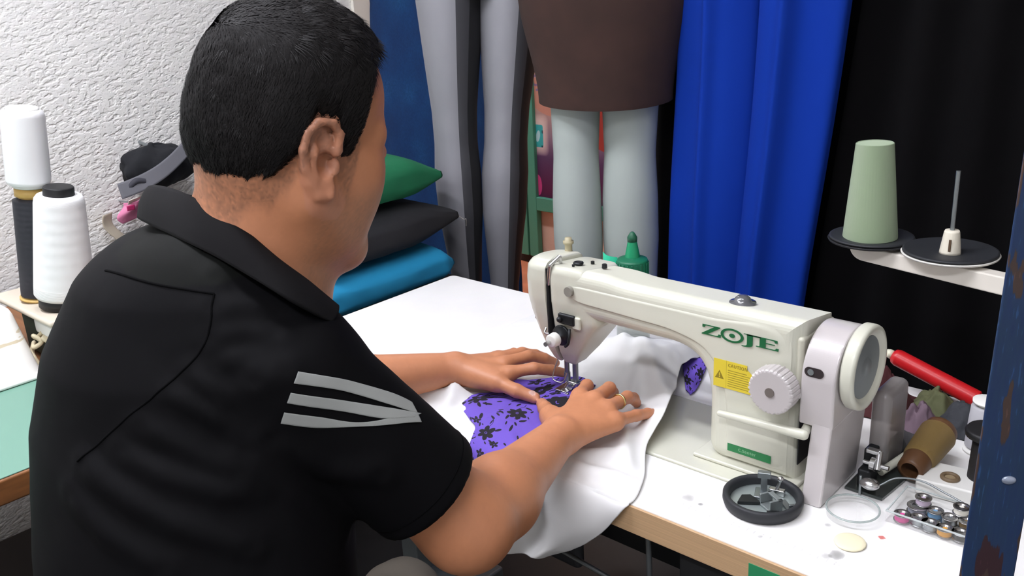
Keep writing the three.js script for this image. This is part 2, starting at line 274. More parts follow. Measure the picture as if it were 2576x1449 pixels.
/* ------------------------------------------------------------------ the sewing machine */
const font = await new FontLoader().loadAsync('fonts/droid/droid_serif_bold.typeface.json');
{
  const g = thing('sewing_machine', 'cream industrial sewing machine with green lettering on its arm', 'sewing machine', [0, T, 0]);
  // bed plate let into the table
  const bed = mesh('bed', box(-.05, .495, -.052, .0025, -.089, .089, .004, 3), M.cream, g);
  mesh('needle_plate', box(.0, .1, .0025, .004, -.03, .03, .0006), M.chrome, bed);
  // arm and pillar: one casting
  const R = .02, s = new THREE.Shape(), y0 = R, yt = .226 - R, xr = .482 - R;
  s.moveTo(.352 + R, y0 + .004); s.lineTo(.352 + R, .082); s.quadraticCurveTo(.352 + R, .152 + R, .268 + R, .153 + R); s.lineTo(.08 + R, .154 + R);
  s.lineTo(.08 + R, yt + .004); s.lineTo(.17, yt + .004); s.bezierCurveTo(.195, yt + .004, .20, yt, .225, yt); s.lineTo(xr, yt); s.lineTo(xr, y0);
  s.lineTo(.364 + R, y0); s.quadraticCurveTo(.352 + R, y0 - .002, .352 + R, y0 + .004);
  const arm = new THREE.ExtrudeGeometry(s, { depth: .062, bevelEnabled: true, bevelThickness: R, bevelSize: R, bevelSegments: 8, curveSegments: 24 }).translate(0, .0028, -.031);
  const crown = (geo, k = .16) => { const q = geo.attributes.position; for (let i = 0; i < q.count; i++) { const y = q.getY(i), z = q.getZ(i); q.setY(i, y - k * clamp(.05 - z, 0, .11) * sstep(.165, .215, y)); } geo.computeVertexNormals(); return geo; };
  { const q = arm.attributes.position; for (let i = 0; i < q.count; i++) { const y = q.getY(i), z = q.getZ(i); q.setY(i, y - .16 * clamp(.05 - z, 0, .11) * sstep(.165, .215, y)); } }
  const armM = mesh('arm', arm, M.cream, g);
  { // the front face stands proud of the scooped underside along a soft crease
    const inn = new THREE.CatmullRomCurve3([[.381, .010], [.381, .05], [.380, .09], [.370, .128], [.345, .158], [.30, .1735], [.24, .1775], [.18, .180], [.145, .1815], [.118, .186]].map(q => V(q[0], q[1], 0)));
    const outc = new THREE.CatmullRomCurve3([[.470, .010], [.470, .05], [.470, .1], [.470, .15], [.462, .2065], [.36, .2075], [.26, .2075], [.19, .2075], [.145, .2075], [.112, .2065]].map(q => V(q[0], q[1], 0)));
    mesh('front_panel', grid(80, 30, (u, v) => { const a = inn.getPoint(u), c = outc.getPoint(u); const e = v < .12 ? v / .12 * .05 : lerp(.05, 1, (v - .12) / .88); const end = sstep(0, .05, u) * sstep(1, .93, u); return [lerp(a.x, c.x, e), lerp(a.y, c.y, e) + .0028, .0496 + end * (.0041 * sstep(0, .05, e) * (1 - .3 * sstep(.05, .9, e)) * (1 - .8 * sstep(.86, 1, e)))]; }), M.cream, armM); }
  mesh('pillar_base', merge([box(.338, .49, .0024, .008, -.062, .062, .004, 3)]), M.cream, g);
  // end cover ring at the arm's right end
  mesh('end_rim', box(.474, .4835, .13, .2065, -.046, .0475, .012, 4), M.creamDark, armM);
  // head housing: loft of rounded sections
  const Y = [.062, .068, .085, .12, .15, .175, .205, .225, .2335, .236];
  const XRt = [.098, .102, .116, .142, .168, .16, .15, .145, .14, .135];
  const HZ = [.016, .021, .031, .042, .0485, .0515, .0518, .05, .044, .034];
  const XLf = [.057, .053, .048, .036, .026, .02, .019, .021, .026, .034];
  const rsec = (xa, xb, hz, t, pw) => { const a = t * Math.PI * 2, c = Math.cos(a), sn = Math.sin(a); const e = 2 / pw; return [(xa + xb) / 2 + (xb - xa) / 2 * Math.sign(c) * Math.abs(c) ** e, hz * Math.sign(sn) * Math.abs(sn) ** e]; };
  const dsec = (xa, xb, hz, t) => { // D section, flat side at xb
    if (t < .3) { return [xb, lerp(-hz, hz, t / .3)]; } const a = Math.PI / 2 + (t - .3) / .7 * Math.PI; const c = Math.cos(a), sn = Math.sin(a); return [xb + (xb - xa) * Math.sign(c) * Math.abs(c) ** .55, hz * Math.sign(sn) * Math.abs(sn) ** .75];
  };
  const loft = (sec, nv, ys) => grid(56, nv, (u, v) => { let vv = clamp((v * (nv + 2) - 1) / nv); const y = lerp(ys[0], ys[1], vv); const k = (v === 0 || v === 1) ? 0.001 : 1; const p = sec(y, u); const c = sec(y, .65), c2 = sec(y, .15); const mx = (c[0] + c2[0]) / 2; return [mx + (p[0] - mx) * k, y, -p[1] * k]; });
  mesh('head_housing', crown(loft((y, t) => rsec(.0765, pl(Y, XRt, y), pl(Y, HZ, y), t, 7), 40, [.062, .2335]), .13), M.cream, g);
  const fp = mesh('face_plate', crown(loft((y, t) => dsec(pl(Y, XLf, y), .0735, pl(Y, HZ, y) + .001, t), 40, [.064, .2385]), .10), M.cream, g);
  mesh('screw', new THREE.SphereGeometry(.0045, 16, 10).scale(.6, 1, 1).translate(.036, .135, .03), mat(0x6e2a30, .4), fp);
  mesh('take_up_slot', box(.0735, .0766, .11, .226, .02, .0496, .0006), M.dark, g);
  mesh('take_up_lever', merge([rod([.0752, .2, .046], [.083, .232, .05], .0035, .003), rod([.083, .232, .05], [.088, .243, .032], .003), rod([.088, .243, .032], [.086, .226, .028], .003)]), M.chrome, g);
  const tp = mesh('thread_post', lathe([[0, 0], [.008, 0], [.008, .004], [.006, .006], [.006, .016], [.0085, .018], [.0085, .022], [.0055, .0225], [.0055, .027], [0, .027]], 24).translate(.055, .2245, -.03), mat(0xa89f80, .5), g);
  // thread guides
  mesh('thread_guide', merge([new THREE.TorusGeometry(.006, .0022, 8, 20).rotateX(Math.PI / 2).translate(.112, .2325, .018), new THREE.CylinderGeometry(.0055, .0065, .004, 16).translate(.112, .232, .018)]), M.blackMetal, g);
  mesh('thread_guide', new THREE.CylinderGeometry(.0038, .0042, .006, 12).translate(.15, .2305, .004), M.blackMetal, g);
  mesh('screw', new THREE.CylinderGeometry(.0022, .0022, .003, 10).translate(.115, .2335, .034), M.blackMetal, g);
  mesh('screw', new THREE.CylinderGeometry(.003, .003, .004, 10).translate(.122, .2290, -.004), M.blackMetal, g);
  mesh('pretension_cap', new THREE.CylinderGeometry(.0075, .008, .01, 18).rotateX(Math.PI / 2).translate(.122, .2, .053), mat(0x8d8a80, .5), g);
  // tension assembly
  const tn = mesh('tension_post', merge([lathe([[0, .02], [.004, .02], [.004, .012], [.0155, .011], [.0165, .008], [.0155, .005], [.006, .004], [.006, 0], [0, 0]], 28).rotateX(Math.PI / 2).translate(.104, .126, .046), tube([[.118, .138, .052], [.122, .13, .058], [.121, .118, .06], [.115, .112, .06]], .0022, 20, 8)]), M.blackMetal, g);
  mesh('tension_knob', lathe([[0, .014], [.008, .014], [.0105, .012], [.011, .002], [.0095, 0], [0, 0]], 28).rotateX(Math.PI / 2).translate(.101, .123, .063), M.whitePlastic, tn);
  mesh('tension_screw', new THREE.CylinderGeometry(.0035, .0035, .012, 14).rotateX(Math.PI / 2).translate(.099, .121, .081), M.chrome, tn);
  mesh('thread_regulator', merge([box(.098, .13, .145, .162, .049, .056, .004), new THREE.SphereGeometry(.0045, 14, 10).translate(.104, .153, .058)]), M.blackMetal, g);
  mesh('regulator_base', box(.124, .139, .14, .16, .048, .0535, .004, 3), M.cream, g);
  mesh('thread_hook', tube([[.068, .128, .047], [.07, .122, .053], [.075, .121, .05]], .0016, 12, 6), M.chrome, g);
  // needle bar, presser bar and foot
  mesh('needle_bar', merge([rod([.068, .07, 0], [.068, .034, 0], .0042), rod([.068, .036, 0], [.068, .022, 0], .0052)]), M.steel, g);
  mesh('needle', rod([.068, .024, 0], [.068, .006, 0], .0012, .0008, 8), M.chrome, g);
  mesh('presser_bar', rod([.082, .07, -.004], [.082, .016, -.004], .0048), M.steel, g);
  mesh('presser_foot', merge([box(.073, .091, .012, .024, -.008, .006, .002), box(.058, .07, .009, .0125, -.012, .022, .001), box(.0705, .082, .009, .0125, -.012, .022, .001), rod([.074, .02, .004], [.07, .011, .008], .003)]), M.chrome, g);
  mesh('foot_screw', new THREE.CylinderGeometry(.0045, .0045, .008, 14).rotateX(Math.PI / 2).translate(.083, .018, .009), M.chrome, g);
  mesh('finger_guard', tube([[.06, .062, .012], [.056, .04, .02], [.058, .03, .024], [.078, .03, .024], [.082, .045, .018]], .0012, 24, 6), M.chrome, g);
  // top oil window, plugs
  const ow = mesh('oil_sight_window', lathe([[0, .012], [.006, .0115], [.010, .008], [.0115, .004], [.0175, .0025], [.0175, 0], [0, 0]], 32).translate(.384, .2232, .018), mat(0x595a5c, .25, { clearcoat: 1 }), g);
  // stitch length dial
  const dial = []; for (let i = 0; i < 120; i++) { const a = i / 120 * Math.PI * 2, r = .0265 + .0006 * Math.sign(Math.sin(a * 30)); dial.push(new THREE.Vector2(Math.cos(a) * r, Math.sin(a) * r)); }
  const dg = new THREE.ExtrudeGeometry(new THREE.Shape(dial), { depth: .018, bevelEnabled: true, bevelSize: .003, bevelThickness: .003, bevelSegments: 3 }).translate(0, 0, .003);
  const dl = mesh('stitch_dial', merge([dg, new THREE.CylinderGeometry(.022, .022, .008, 32).rotateX(Math.PI / 2)]).translate(.4585, .1405, .058), M.lilac, g);
  mesh('dial_screw', new THREE.CylinderGeometry(.0062, .0062, .002, 20).rotateX(Math.PI / 2).translate(.4585, .1405, .0824), mat(0x6d655f, .5), dl);
  mesh('dial_stop', box(.479, .489, .131, .14, .05, .062, .003), M.lilac, g);
  // reverse lever
  mesh('reverse_lever', merge([rod([.384, .0855, .071], [.50, .0905, .071], .0042, .0068, 16), new THREE.SphereGeometry(.0042, 14, 10).translate(.384, .0855, .071), new THREE.SphereGeometry(.0068, 14, 10).translate(.5, .0905, .071), rod([.5, .0905, .071], [.494, .0925, .04], .006)]), M.cream, g);
  mesh('lever_slot', box(.4815, .4832, .03, .1, -.01, .045, .0005), M.dark, g);
  // belt cover
  const zs = (f) => { const q = new THREE.Shape(); f(q); return q; };
  const upper = zs(q => { q.absarc(0, .158, .0595, Math.PI, 0, true); q.lineTo(.0595, .1); q.lineTo(-.0595, .1); q.lineTo(-.0595, .158); });
  const ex = (sh, x0, x1, b = .003) => { const e = new THREE.ExtrudeGeometry(sh, { depth: x1 - x0 - 2 * b, bevelEnabled: true, bevelSize: b, bevelThickness: b, bevelOffset: -b, bevelSegments: 3, curveSegments: 40 }); e.rotateY(-Math.PI / 2); return e.translate(x1 - b, 0, 0); };
  // after rotateY(-90): shape x -> +z, extrude depth -> -x
  const bc = mesh('belt_cover', ex(upper, .4875, .531), M.lilac, g);
  const lower = zs(q => { q.moveTo(.0595, .103); q.lineTo(.0785, .001); q.lineTo(-.03, .001); q.lineTo(-.05, .103); });
  mesh('belt_cover_leg', ex(lower, .5045, .5305), M.lilac, g);
  { const q = new THREE.Shape(); q.absarc(-.006, 0, .0062, Math.PI / 2, Math.PI * 1.5); q.absarc(.006, 0, .0062, -Math.PI / 2, Math.PI / 2); mesh('cover_slot', new THREE.ExtrudeGeometry(q, { depth: .0006, bevelEnabled: false, curveSegments: 16 }).translate(.504, .171, .0592), mat(0x2e2526, .6), bc); }
  mesh('cover_screw', new THREE.CylinderGeometry(.004, .004, .003, 14).rotateX(Math.PI / 2).translate(.5, .171, .0592), M.greyMetal, bc);
  // drive shaft, handwheel
  mesh('shaft', rod([.48, .167, 0], [.54, .167, 0], .03), mat(0x6b5f58, .5), g);
  const hw = mesh('handwheel', lathe([[0, .004], [.02, .004], [.040, .006], [.0455, .0105], [.0495, .0125], [.0535, .0115], [.0548, .008], [.0548, -.002], [.0525, -.005], [.03, -.005], [0, -.005]], 64).rotateZ(-Math.PI / 2).translate(.5375, .167, 0), M.cream, g);
  mesh('wheel_face', lathe([[0, .0095], [.01, .0095], [.013, .0065], [.04, .0071], [.0405, .0062], [0, .0062]], 48).rotateZ(-Math.PI / 2).translate(.5375, .167, 0), M.greyMetal, hw);
  // printing
  const lm = mat(0x156238, .45);
  const letter = (ch, x0, x1, ya, yb) => { const t = new TextGeometry(ch, { font, size: 1, depth: .05, curveSegments: 8 }); t.computeBoundingBox(); const b = t.boundingBox; t.translate(-b.min.x, -b.min.y, 0); t.scale((x1 - x0) / (b.max.x - b.min.x), (yb - ya) / (b.max.y - b.min.y), .01); return t.translate(x0, ya, .0538); };
  mesh('lettering', merge([letter('Z', .345, .3735, .1845, .1985), letter('J', .4035, .4235, .1805, .1985), letter('E', .4235, .4545, .1845, .1985), box(.4105, .43, .1968, .1985, .0538, .0543, .0001),
    (() => { const o = new THREE.Shape(); o.absellipse(.3895, .1912, .0165, .0095, 0, Math.PI * 2); const h = new THREE.Path(); h.absellipse(.3895, .1912, .0124, .0070, 0, Math.PI * 2); o.holes.push(h); return new THREE.ExtrudeGeometry(o, { depth: .0004, bevelEnabled: false, curveSegments: 32 }).translate(0, 0, .0538); })(),
    (() => { const o = new THREE.Shape(); o.absellipse(.3895, .1912, .0042, .0028, 0, Math.PI * 2); return new THREE.ExtrudeGeometry(o, { depth: .0004, bevelEnabled: false, curveSegments: 16 }).translate(0, 0, .0538); })()]), lm, g);
  {
    const cv = document.createElement('canvas'); cv.width = 512; cv.height = 360; const c = cv.getContext('2d'); c.fillStyle = '#dcc63a'; c.fillRect(0, 0, 512, 360);
    c.strokeStyle = '#8f7d1c'; c.lineWidth = 3; c.beginPath(); c.moveTo(170, 0); c.lineTo(170, 360); c.stroke();
    c.fillStyle = '#85721a'; c.font = 'bold 58px sans-serif'; c.fillText('CAUTION', 190, 72); c.fillStyle = '#a08d25';
    for (let i = 0; i < 8; i++) c.fillRect(190, 112 + i * 29, 250 + (i * 37) % 60, 11);
    c.fillStyle = '#8c7a1c'; c.beginPath(); c.moveTo(80, 140); c.lineTo(140, 250); c.lineTo(20, 250); c.fill(); c.fillStyle = '#dcc63a'; c.fillRect(74, 175, 12, 40); c.fillRect(74, 222, 12, 12);
    const t = new THREE.CanvasTexture(cv); t.colorSpace = THREE.SRGBColorSpace;
    const q = new THREE.Shape(); q.moveTo(.364, .115); q.lineTo(.364, .1545); q.lineTo(.4125, .1545); q.lineTo(.4125, .149); q.lineTo(.4205, .1425); q.lineTo(.4205, .115);
    const e = new THREE.ExtrudeGeometry(q, { depth: .0004, bevelEnabled: false }).translate(0, 0, .0539); const p = e.attributes.position, uv = e.attributes.uv; for (let i = 0; i < p.count; i++) uv.setXY(i, (p.getX(i) - .364) / .0565, (p.getY(i) - .115) / .0395);
    mesh('caution_label', e, mat(0xffffff, .5, { map: t }), g).userData.label = 'yellow caution sticker';
    const c2 = document.createElement('canvas'); c2.width = 512; c2.height = 96; const k = c2.getContext('2d'); k.fillStyle = '#1f7a43'; k.fillRect(0, 0, 512, 96); k.fillStyle = '#7fae86'; k.font = 'bold 52px sans-serif'; k.fillText('C.Senter', 128, 66);
    const t2 = new THREE.CanvasTexture(c2); t2.colorSpace = THREE.SRGBColorSpace; const pg = new THREE.BoxGeometry(.063, .0112, .0005).translate(.4185, .0298, .0536); const gm2 = mat(0x1f7a43, .5);
    mesh('green_label', pg, [gm2, gm2, gm2, gm2, mat(0xffffff, .5, { map: t2 }), gm2], g);
  }
}
/* ------------------------------------------------------------------ the tailor */
{
  const g = thing('person', 'man in a black polo shirt bending over the sewing machine, hands on the cloth', 'person', [0, 0, 0]);
  // head frame
  const hy = -5 * Math.PI / 180, hp = 14 * Math.PI / 180, hr = -2 * Math.PI / 180, HS = 1.035;
  const F0 = V(-Math.sin(hy), 0, -Math.cos(hy)), X0 = V(Math.cos(hy), 0, -Math.sin(hy)), Y0 = V(0, 1, 0);
  const HF = F0.clone().multiplyScalar(Math.cos(hp)).addScaledVector(Y0, -Math.sin(hp)), HU0 = Y0.clone().multiplyScalar(Math.cos(hp)).addScaledVector(F0, Math.sin(hp));
  const HX = X0.clone().multiplyScalar(Math.cos(hr)).addScaledVector(HU0, Math.sin(hr)), HU = X0.clone().multiplyScalar(-Math.sin(hr)).addScaledVector(HU0, Math.cos(hr));
  const HO = V(.1425, 1.250, .5225);
  const toHead = (x, y, z) => { const a = x - HO.x, b = y - HO.y, c = z - HO.z; return [(a * HX.x + b * HX.y + c * HX.z) / HS, (a * HU.x + b * HU.y + c * HU.z) / HS, (a * HF.x + b * HF.y + c * HF.z) / HS]; };
  const fromHead = (a, b, c) => V().copy(HO).addScaledVector(HX, a * HS).addScaledVector(HU, b * HS).addScaledVector(HF, c * HS);
  function skull(x, y, z) { // cranium and brow without features, head space
    const ax = Math.abs(x);
    let d = ell(x, y, z, [0, .046, .001], [.0765, .085, .0775]);
    d = smin(d, ell(x, y, z, [0, .045, .04], [.063, .06, .05]), .03);
    d = smin(d, ell(x, y, z, [0, .006, -.030], [.066, .056, .053]), .045);
    return d;
  }
  const earPts = [[.005, -.002, .008], [.012, .008, .009], [.013, .022, .011], [.006, .032, .013], [-.006, .033, .014], [-.015, .024, .014], [-.0185, .009, .0135], [-.016, -.006, .012], [-.010, -.019, .010], [-.003, -.030, .009], [.005, -.031, .008], [.0075, -.024, .006]];
  function ear(x, y, z) { // x already mirrored to +; ear space
    const px = x - .0715, py = y + .006, pz = z + .006, f = (pz * .985 + .12 * py) / 1.14, u = (py * .99 - .12 * pz) / 1.06, n = px - .16 * pz - .001;
    if (Math.abs(f) > .06 || Math.abs(u) > .06 || Math.abs(n) > .06) return Math.max(Math.abs(f), Math.abs(u), Math.abs(n)) - .04;
    let d = ell(f, u, n, [-.004, .003, .006], [.0145, .029, .0045]);
    d = smin(d, ell(f, u, n, [.001, -.024, .005], [.0095, .012, .0045]), .006);
    for (let i = 0; i < earPts.length - 1; i++) { const a = earPts[i], b = earPts[i + 1]; d = smin(d, cap(f, u, n, a, b, .0037, .0037), .002); }
    d = smin(d, cap(f, u, n, [-.004, .021, .010], [-.009, .006, .0105], .0032), .004);
    d = smin(d, cap(f, u, n, [-.009, .006, .0105], [-.006, -.013, .009], .0032), .004);
    d = smin(d, cap(f, u, n, [.0115, -.004, .004], [.011, -.009, .004], .0048), .004);
    d = smax(d, -ell(f, u, n, [.0025, -.004, .012], [.0085, .012, .0125]), .004);
    d = smax(d, -ell(f, u, n, [-.001, .018, .011], [.006, .008, .0045]), .003);
    return d;
  }
  function headSdf(x, y, z) {
    const ax = Math.abs(x);
    let d = skull(x, y, z);
    d = smin(d, ell(ax, y, z, [0, -.022, .05], [.058, .068, .045]), .03);
    d = smin(d, ell(ax, y, z, [.048, -.020, .046], [.021, .028, .033]), .03);           // cheek bone
    d = smin(d, ell(ax, y, z, [.038, -.055, .042], [.025, .036, .038]), .026);         // full cheek
    d = smin(d, cap(ax, y, z, [.058, -.045, .0], [.026, -.098, .066], .019, .019), .026); // jaw
    d = smin(d, ell(ax, y, z, [0, -.1, .074], [.03, .02, .02]), .025);                  // chin
    d = smin(d, cap(ax, y, z, [.008, .024, .088], [.05, .022, .068], .010, .010), .014);  // brow ridge
    d = smax(d, -ell(ax, y, z, [.033, .004, .103], [.017, .011, .014]), .012);
    d = smin(d, ell(ax, y, z, [.033, .003, .083], [.0135, .0105, .0115]), .005);
    d = smin(d, cap(x, y, z, [0, .012, .09], [0, -.028, .106], .0075, .0125), .012);
    d = smin(d, ell(ax, y, z, [.012, -.032, .097], [.0075, .0075, .009]), .006);
    d = smin(d, ell(ax, y, z, [0, -.062, .09], [.027, .0075, .0115]), .007);
    d = smin(d, ell(ax, y, z, [0, -.074, .089], [.023, .0075, .0115]), .007);
    d = smax(d, -ell(ax, y, z, [0, -.068, .102], [.025, .0018, .006]), .003);
    if (ax > .03 && y > -.07 && y < .06) d = smin(d, ear(ax, y, z), .003);
    return d;
  }
  // limbs
  const BP = {"shR": [0.199, 1.036, 0.58], "elR": [0.279, 0.819, 0.443], "shL": [-0.105, 1.05, 0.53], "elL": [-0.205, 0.812, 0.335], "hemR": 0.74, "hemL": 0.66, "ys": [0.5, 0.8, 1.0, 1.15], "ax": [0.1, 0.078, 0.05, 0.06], "az": [0.69, 0.66, 0.622, 0.605], "yr": [0.5, 0.7, 0.85, 0.97, 1.05, 1.12, 1.18], "rx": [0.175, 0.182, 0.184, 0.178, 0.16, 0.122, 0.08], "rz": [0.15, 0.155, 0.157, 0.15, 0.134, 0.104, 0.06]};
  const shR = BP.shR, elR = BP.elR, wrR = [.213, .802, .200];
  const shL = BP.shL, elL = BP.elL, wrL = [-.082, .793, .109];
  const hand = [
    // left
    { c: [-.02, .79, .05], w: wrL, m: [[.004, .795, .069], [-.024, .798, .050], [-.046, .795, .035], [-.063, .789, .024]], f: [[[.029, .796, .037], [.040, .784, .006], [.044, .771, -.020]], [[-.008, .797, .006], [.003, .786, -.020], [.010, .773, -.040]], [[-.036, .791, -.009], [-.028, .781, -.033], [-.022, .771, -.052]], [[-.06, .783, -.014], [-.057, .776, -.032], [-.054, .769, -.046]]], t: [[-.048, .785, .098], [.002, .786, .095], [.042, .782, .094], [.069, .773, .083]] },
    // right
    { c: [.19, .79, .09], w: wrR, m: [[.168, .811, .095], [.196, .814, .096], [.222, .808, .101], [.243, .799, .111]], f: [[[.150, .805, .054], [.128, .79, .028], [.112, .773, .014]], [[.184, .806, .044], [.174, .788, .023], [.170, .772, .018]], [[.211, .796, .036], [.206, .784, .014], [.205, .772, .004]], [[.245, .787, .062], [.246, .779, .035], [.247, .771, .012]]], t: [[.180, .79, .155], [.147, .788, .138], [.115, .780, .112], [.092, .773, .092]] },
  ];
  function handSdf(H, x, y, z) {
    const bd = Math.hypot(x - H.c[0], y - H.c[1], z - H.c[2]) - .16; if (bd > .05) return bd;
    let d = 1e9; const fr = [.0092, .0095, .009, .008];
    for (let i = 0; i < 4; i++) { const w = [lerp(H.w[0], H.m[i][0], .15), H.w[1] - .004, lerp(H.w[2], H.m[i][2], .15)]; d = smin(d, cap(x, y, z, w, [H.m[i][0], H.m[i][1] - .004, H.m[i][2]], .017, .0125), .016); }
    d = smin(d, cap(x, y, z, H.w, [H.t[1][0], H.t[1][1], H.t[1][2]], .016, .0135), .018);
    d = smin(d, cap(x, y, z, H.t[0], H.t[1], .017, .0125), .014);
    d = smin(d, cap(x, y, z, H.t[1], H.t[2], .0122, .0105), .006); d = smin(d, cap(x, y, z, H.t[2], H.t[3], .0106, .0092), .005);
    let e = 1e9;
    for (let i = 0; i < 4; i++) { const q = H.f[i], r = fr[i]; let c = cap(x, y, z, [H.m[i][0], H.m[i][1] - .001, H.m[i][2]], q[0], r * 1.12, r * 1.03); c = smin(c, cap(x, y, z, q[0], q[1], r * 1.05, r * .96), .004); c = smin(c, cap(x, y, z, q[1], q[2], r * .97, r * .82), .004); e = Math.min(e, c); }
    return smin(d, e, .009);
  }
  const armSdf = (x, y, z, sh, el, wr) => {
    const mid = [lerp(el[0], wr[0], .3), lerp(el[1], wr[1], .3) - .004, lerp(el[2], wr[2], .3)];
    let d = cap(x, y, z, sh, el, .055, .049);
    d = smin(d, cap(x, y, z, el, mid, .047, .0455), .03);
    d = smin(d, cap(x, y, z, mid, wr, .0455, .0265), .03);
    return d;
  };
  function skin(x, y, z) {
    let d = 1e9;
    const bh = Math.hypot(x - HO.x, y - HO.y, z - HO.z) - .2;
    if (bh < .06) { const [a, b, c] = toHead(x, y, z); d = Math.min(d, headSdf(a, b, c) * HS); } else d = Math.min(d, bh);
    d = smin(d, cap(x, y, z, [.138, 1.207, .547], [.108, 1.095, .585], .0625, .072), .035);
    d = smin(d, cap(x, y, z, [.150, 1.19, .518], [.12, 1.10, .55], .045, .06), .03);
    d = smin(d, cap(x, y, z, [.11, 1.08, .58], [.19, 1.03, .575], .055, .05), .05);
    d = smin(d, cap(x, y, z, [.11, 1.08, .58], [-.08, 1.05, .535], .06, .055), .05);
    d = smin(d, ell(x, y, z, [.055, .93, .62], [.14, .2, .105]), .05);
    d = smin(d, ell(x, y, z, [.08, .66, .67], [.15, .16, .11]), .05);
    d = smin(d, armSdf(x, y, z, shR, elR, wrR), .03);
    d = smin(d, armSdf(x, y, z, shL, elL, wrL), .03);
    d = smin(d, handSdf(hand[0], x, y, z), .014);
    d = smin(d, handSdf(hand[1], x, y, z), .014);
    return d;
  }
  const sk = surfaceNets(skin, [-.32, .52, -.1], [.42, 1.44, .86], .0028);
  const tips = hand.flatMap(H => [...H.f.map(q => q[2]), H.t[3]]), knk = hand.flatMap(H => [...H.m, ...H.f.map(q => q[0])]);
  paint(sk, (x, y, z) => {
    const n = fbm(x * 55, y * 55, z * 55, 3) - .5, n2 = fbm(x * 300, y * 300, z * 300, 2) - .5;
    let c = [.54, .222, .108]; const m = 1 + .16 * n + .08 * n2; c = c.map(v => v * m);
    const mix = (q, t) => { c = c.map((v, i) => lerp(v, q[i], t)); };
    const [a, b, e] = toHead(x, y, z);
    if (Math.abs(a) < .12 && b > -.14 && b < .16 && Math.abs(e) < .14) {
      const ax = Math.abs(a);
      // stubble along jaw, chin and under the chin
      const bl = sstep(-.02, -.05, b) * sstep(.0, .03, e) + sstep(-.035, -.06, b) * sstep(-.02, .015, e);
      const speck = fbm(a * 700, b * 700, e * 700, 2);
      mix([.19, .115, .075], clamp(bl) * clamp(.28 + .45 * (speck - .4)));
      if (ax > .012 && ax < .056 && b > .018 && b < .032 && e > .05) mix([.03, .02, .016], .85 * clamp(.5 + speck));
      if (ax > .018 && ax < .05 && Math.abs(b + .004) < .0022 && e > .07) mix([.015, .01, .009], .9);
      if (ax < .026 && b < -.054 && b > -.082 && e > .085) mix([.40, .17, .13], .6);
      if (ax > .075) mix([.52, .23, .145], .5);
      if (ax > .066 && Math.abs(e + .002) < .01 && Math.abs(b + .003) < .01) mix([.3, .13, .08], .4);
      // close cropped nape and sideburn skin
      const th = hairLine(a, b, e); if (b > th - .018) mix([.05, .032, .024], clamp((b - th + .018) / .018) * clamp(.2 + .8 * (speck - .3)));
    }
    for (const p of tips) { const q = Math.hypot(x - p[0], y - p[1], z - p[2]); if (q < .02) mix([.55, .25, .18], .5 * (1 - q / .02)); }
    for (const p of knk) { const q = Math.hypot(x - p[0], y - p[1], z - p[2]); if (q < .014) mix([.47, .21, .13], .35 * (1 - q / .014)); }
    const lt = hand[0].t[3]; { const dx = x - lt[0] + .004, dy = y - lt[1] - .008, dz = z - lt[2] - .002; if (Math.hypot(dx / .008, dy / .004, dz / .006) < 1) mix([.72, .5, .44], .8); }
    return c;
  });
  mesh('body', sk, mat(0xffffff, .48, { vertexColors: true }), g);
  mesh('finger_ring', new THREE.TorusGeometry(.0098, .0018, 10, 28).lookAt(V(-.02, -.25, -1)).translate(.2155, .801, .063), mat(0xd8c68a, .2, { metalness: 1 }), g);
  mesh('thumb_nail', new THREE.SphereGeometry(1, 20, 12).scale(.0066, .0018, .0056).rotateZ(-.35).rotateY(.35).translate(.0665, .7818, .084), mat(0xc9a196, .35), g);

  /* hair */
  function hairLine(a, b, e) { return pl([-.11, -.07, -.045, -.03, -.016, .004, .012, .018, .030, .037, .046, .060, .08, .1], [-.064, -.066, -.05, -.022, .016, .027, .016, -.036, -.034, .01, .055, .082, .1, .1], e) + .012 * (fbm(e * 110 + 3, a * 90, 0, 2) - .5) * 2; }
  function hairThick(a, b, e) { const th = hairLine(a, b, e), t = sstep(0, .04, b - th); return lerp(-.004, lerp(.0065, .0125, sstep(.03, .11, b)), t) + (fbm(a * 70, b * 70, e * 70, 2) - .5) * .0035 * t; }
  const hairSdf = (x, y, z) => { const [a, b, e] = toHead(x, y, z); return (smin(skull(a, b, e), 1e9, .01) - hairThick(a, b, e)) * HS; };
  const hg0 = surfaceNets(hairSdf, [.02, 1.13, .36], [.28, 1.43, .68], .003, 1.6);
  const hg = new THREE.BufferGeometry();
  { const p = hg0.attributes.position, I = []; const ok = i => { const [a, b, e] = toHead(p.getX(i), p.getY(i), p.getZ(i)); return b > hairLine(a, b, e) - .006; }; const ix = hg0.index.array; for (let i = 0; i < ix.length; i += 3) if (ok(ix[i]) && ok(ix[i + 1]) && ok(ix[i + 2])) I.push(ix[i], ix[i + 1], ix[i + 2]); hg.setAttribute('position', p); hg.setIndex(I); hg.setAttribute('normal', hg0.attributes.normal); }
  paint(hg, (x, y, z) => { const [a, b, e] = toHead(x, y, z); const k = .75 + .6 * fbm(a * 90, b * 40, e * 260, 3); return [.007 * k, .006 * k, .006 * k]; });
  const hairM = mat(0xffffff, .8, { vertexColors: true, specularIntensity: .5 });
  const hair = mesh('hair', hg, hairM, g); hair.userData.label = 'short black hair';
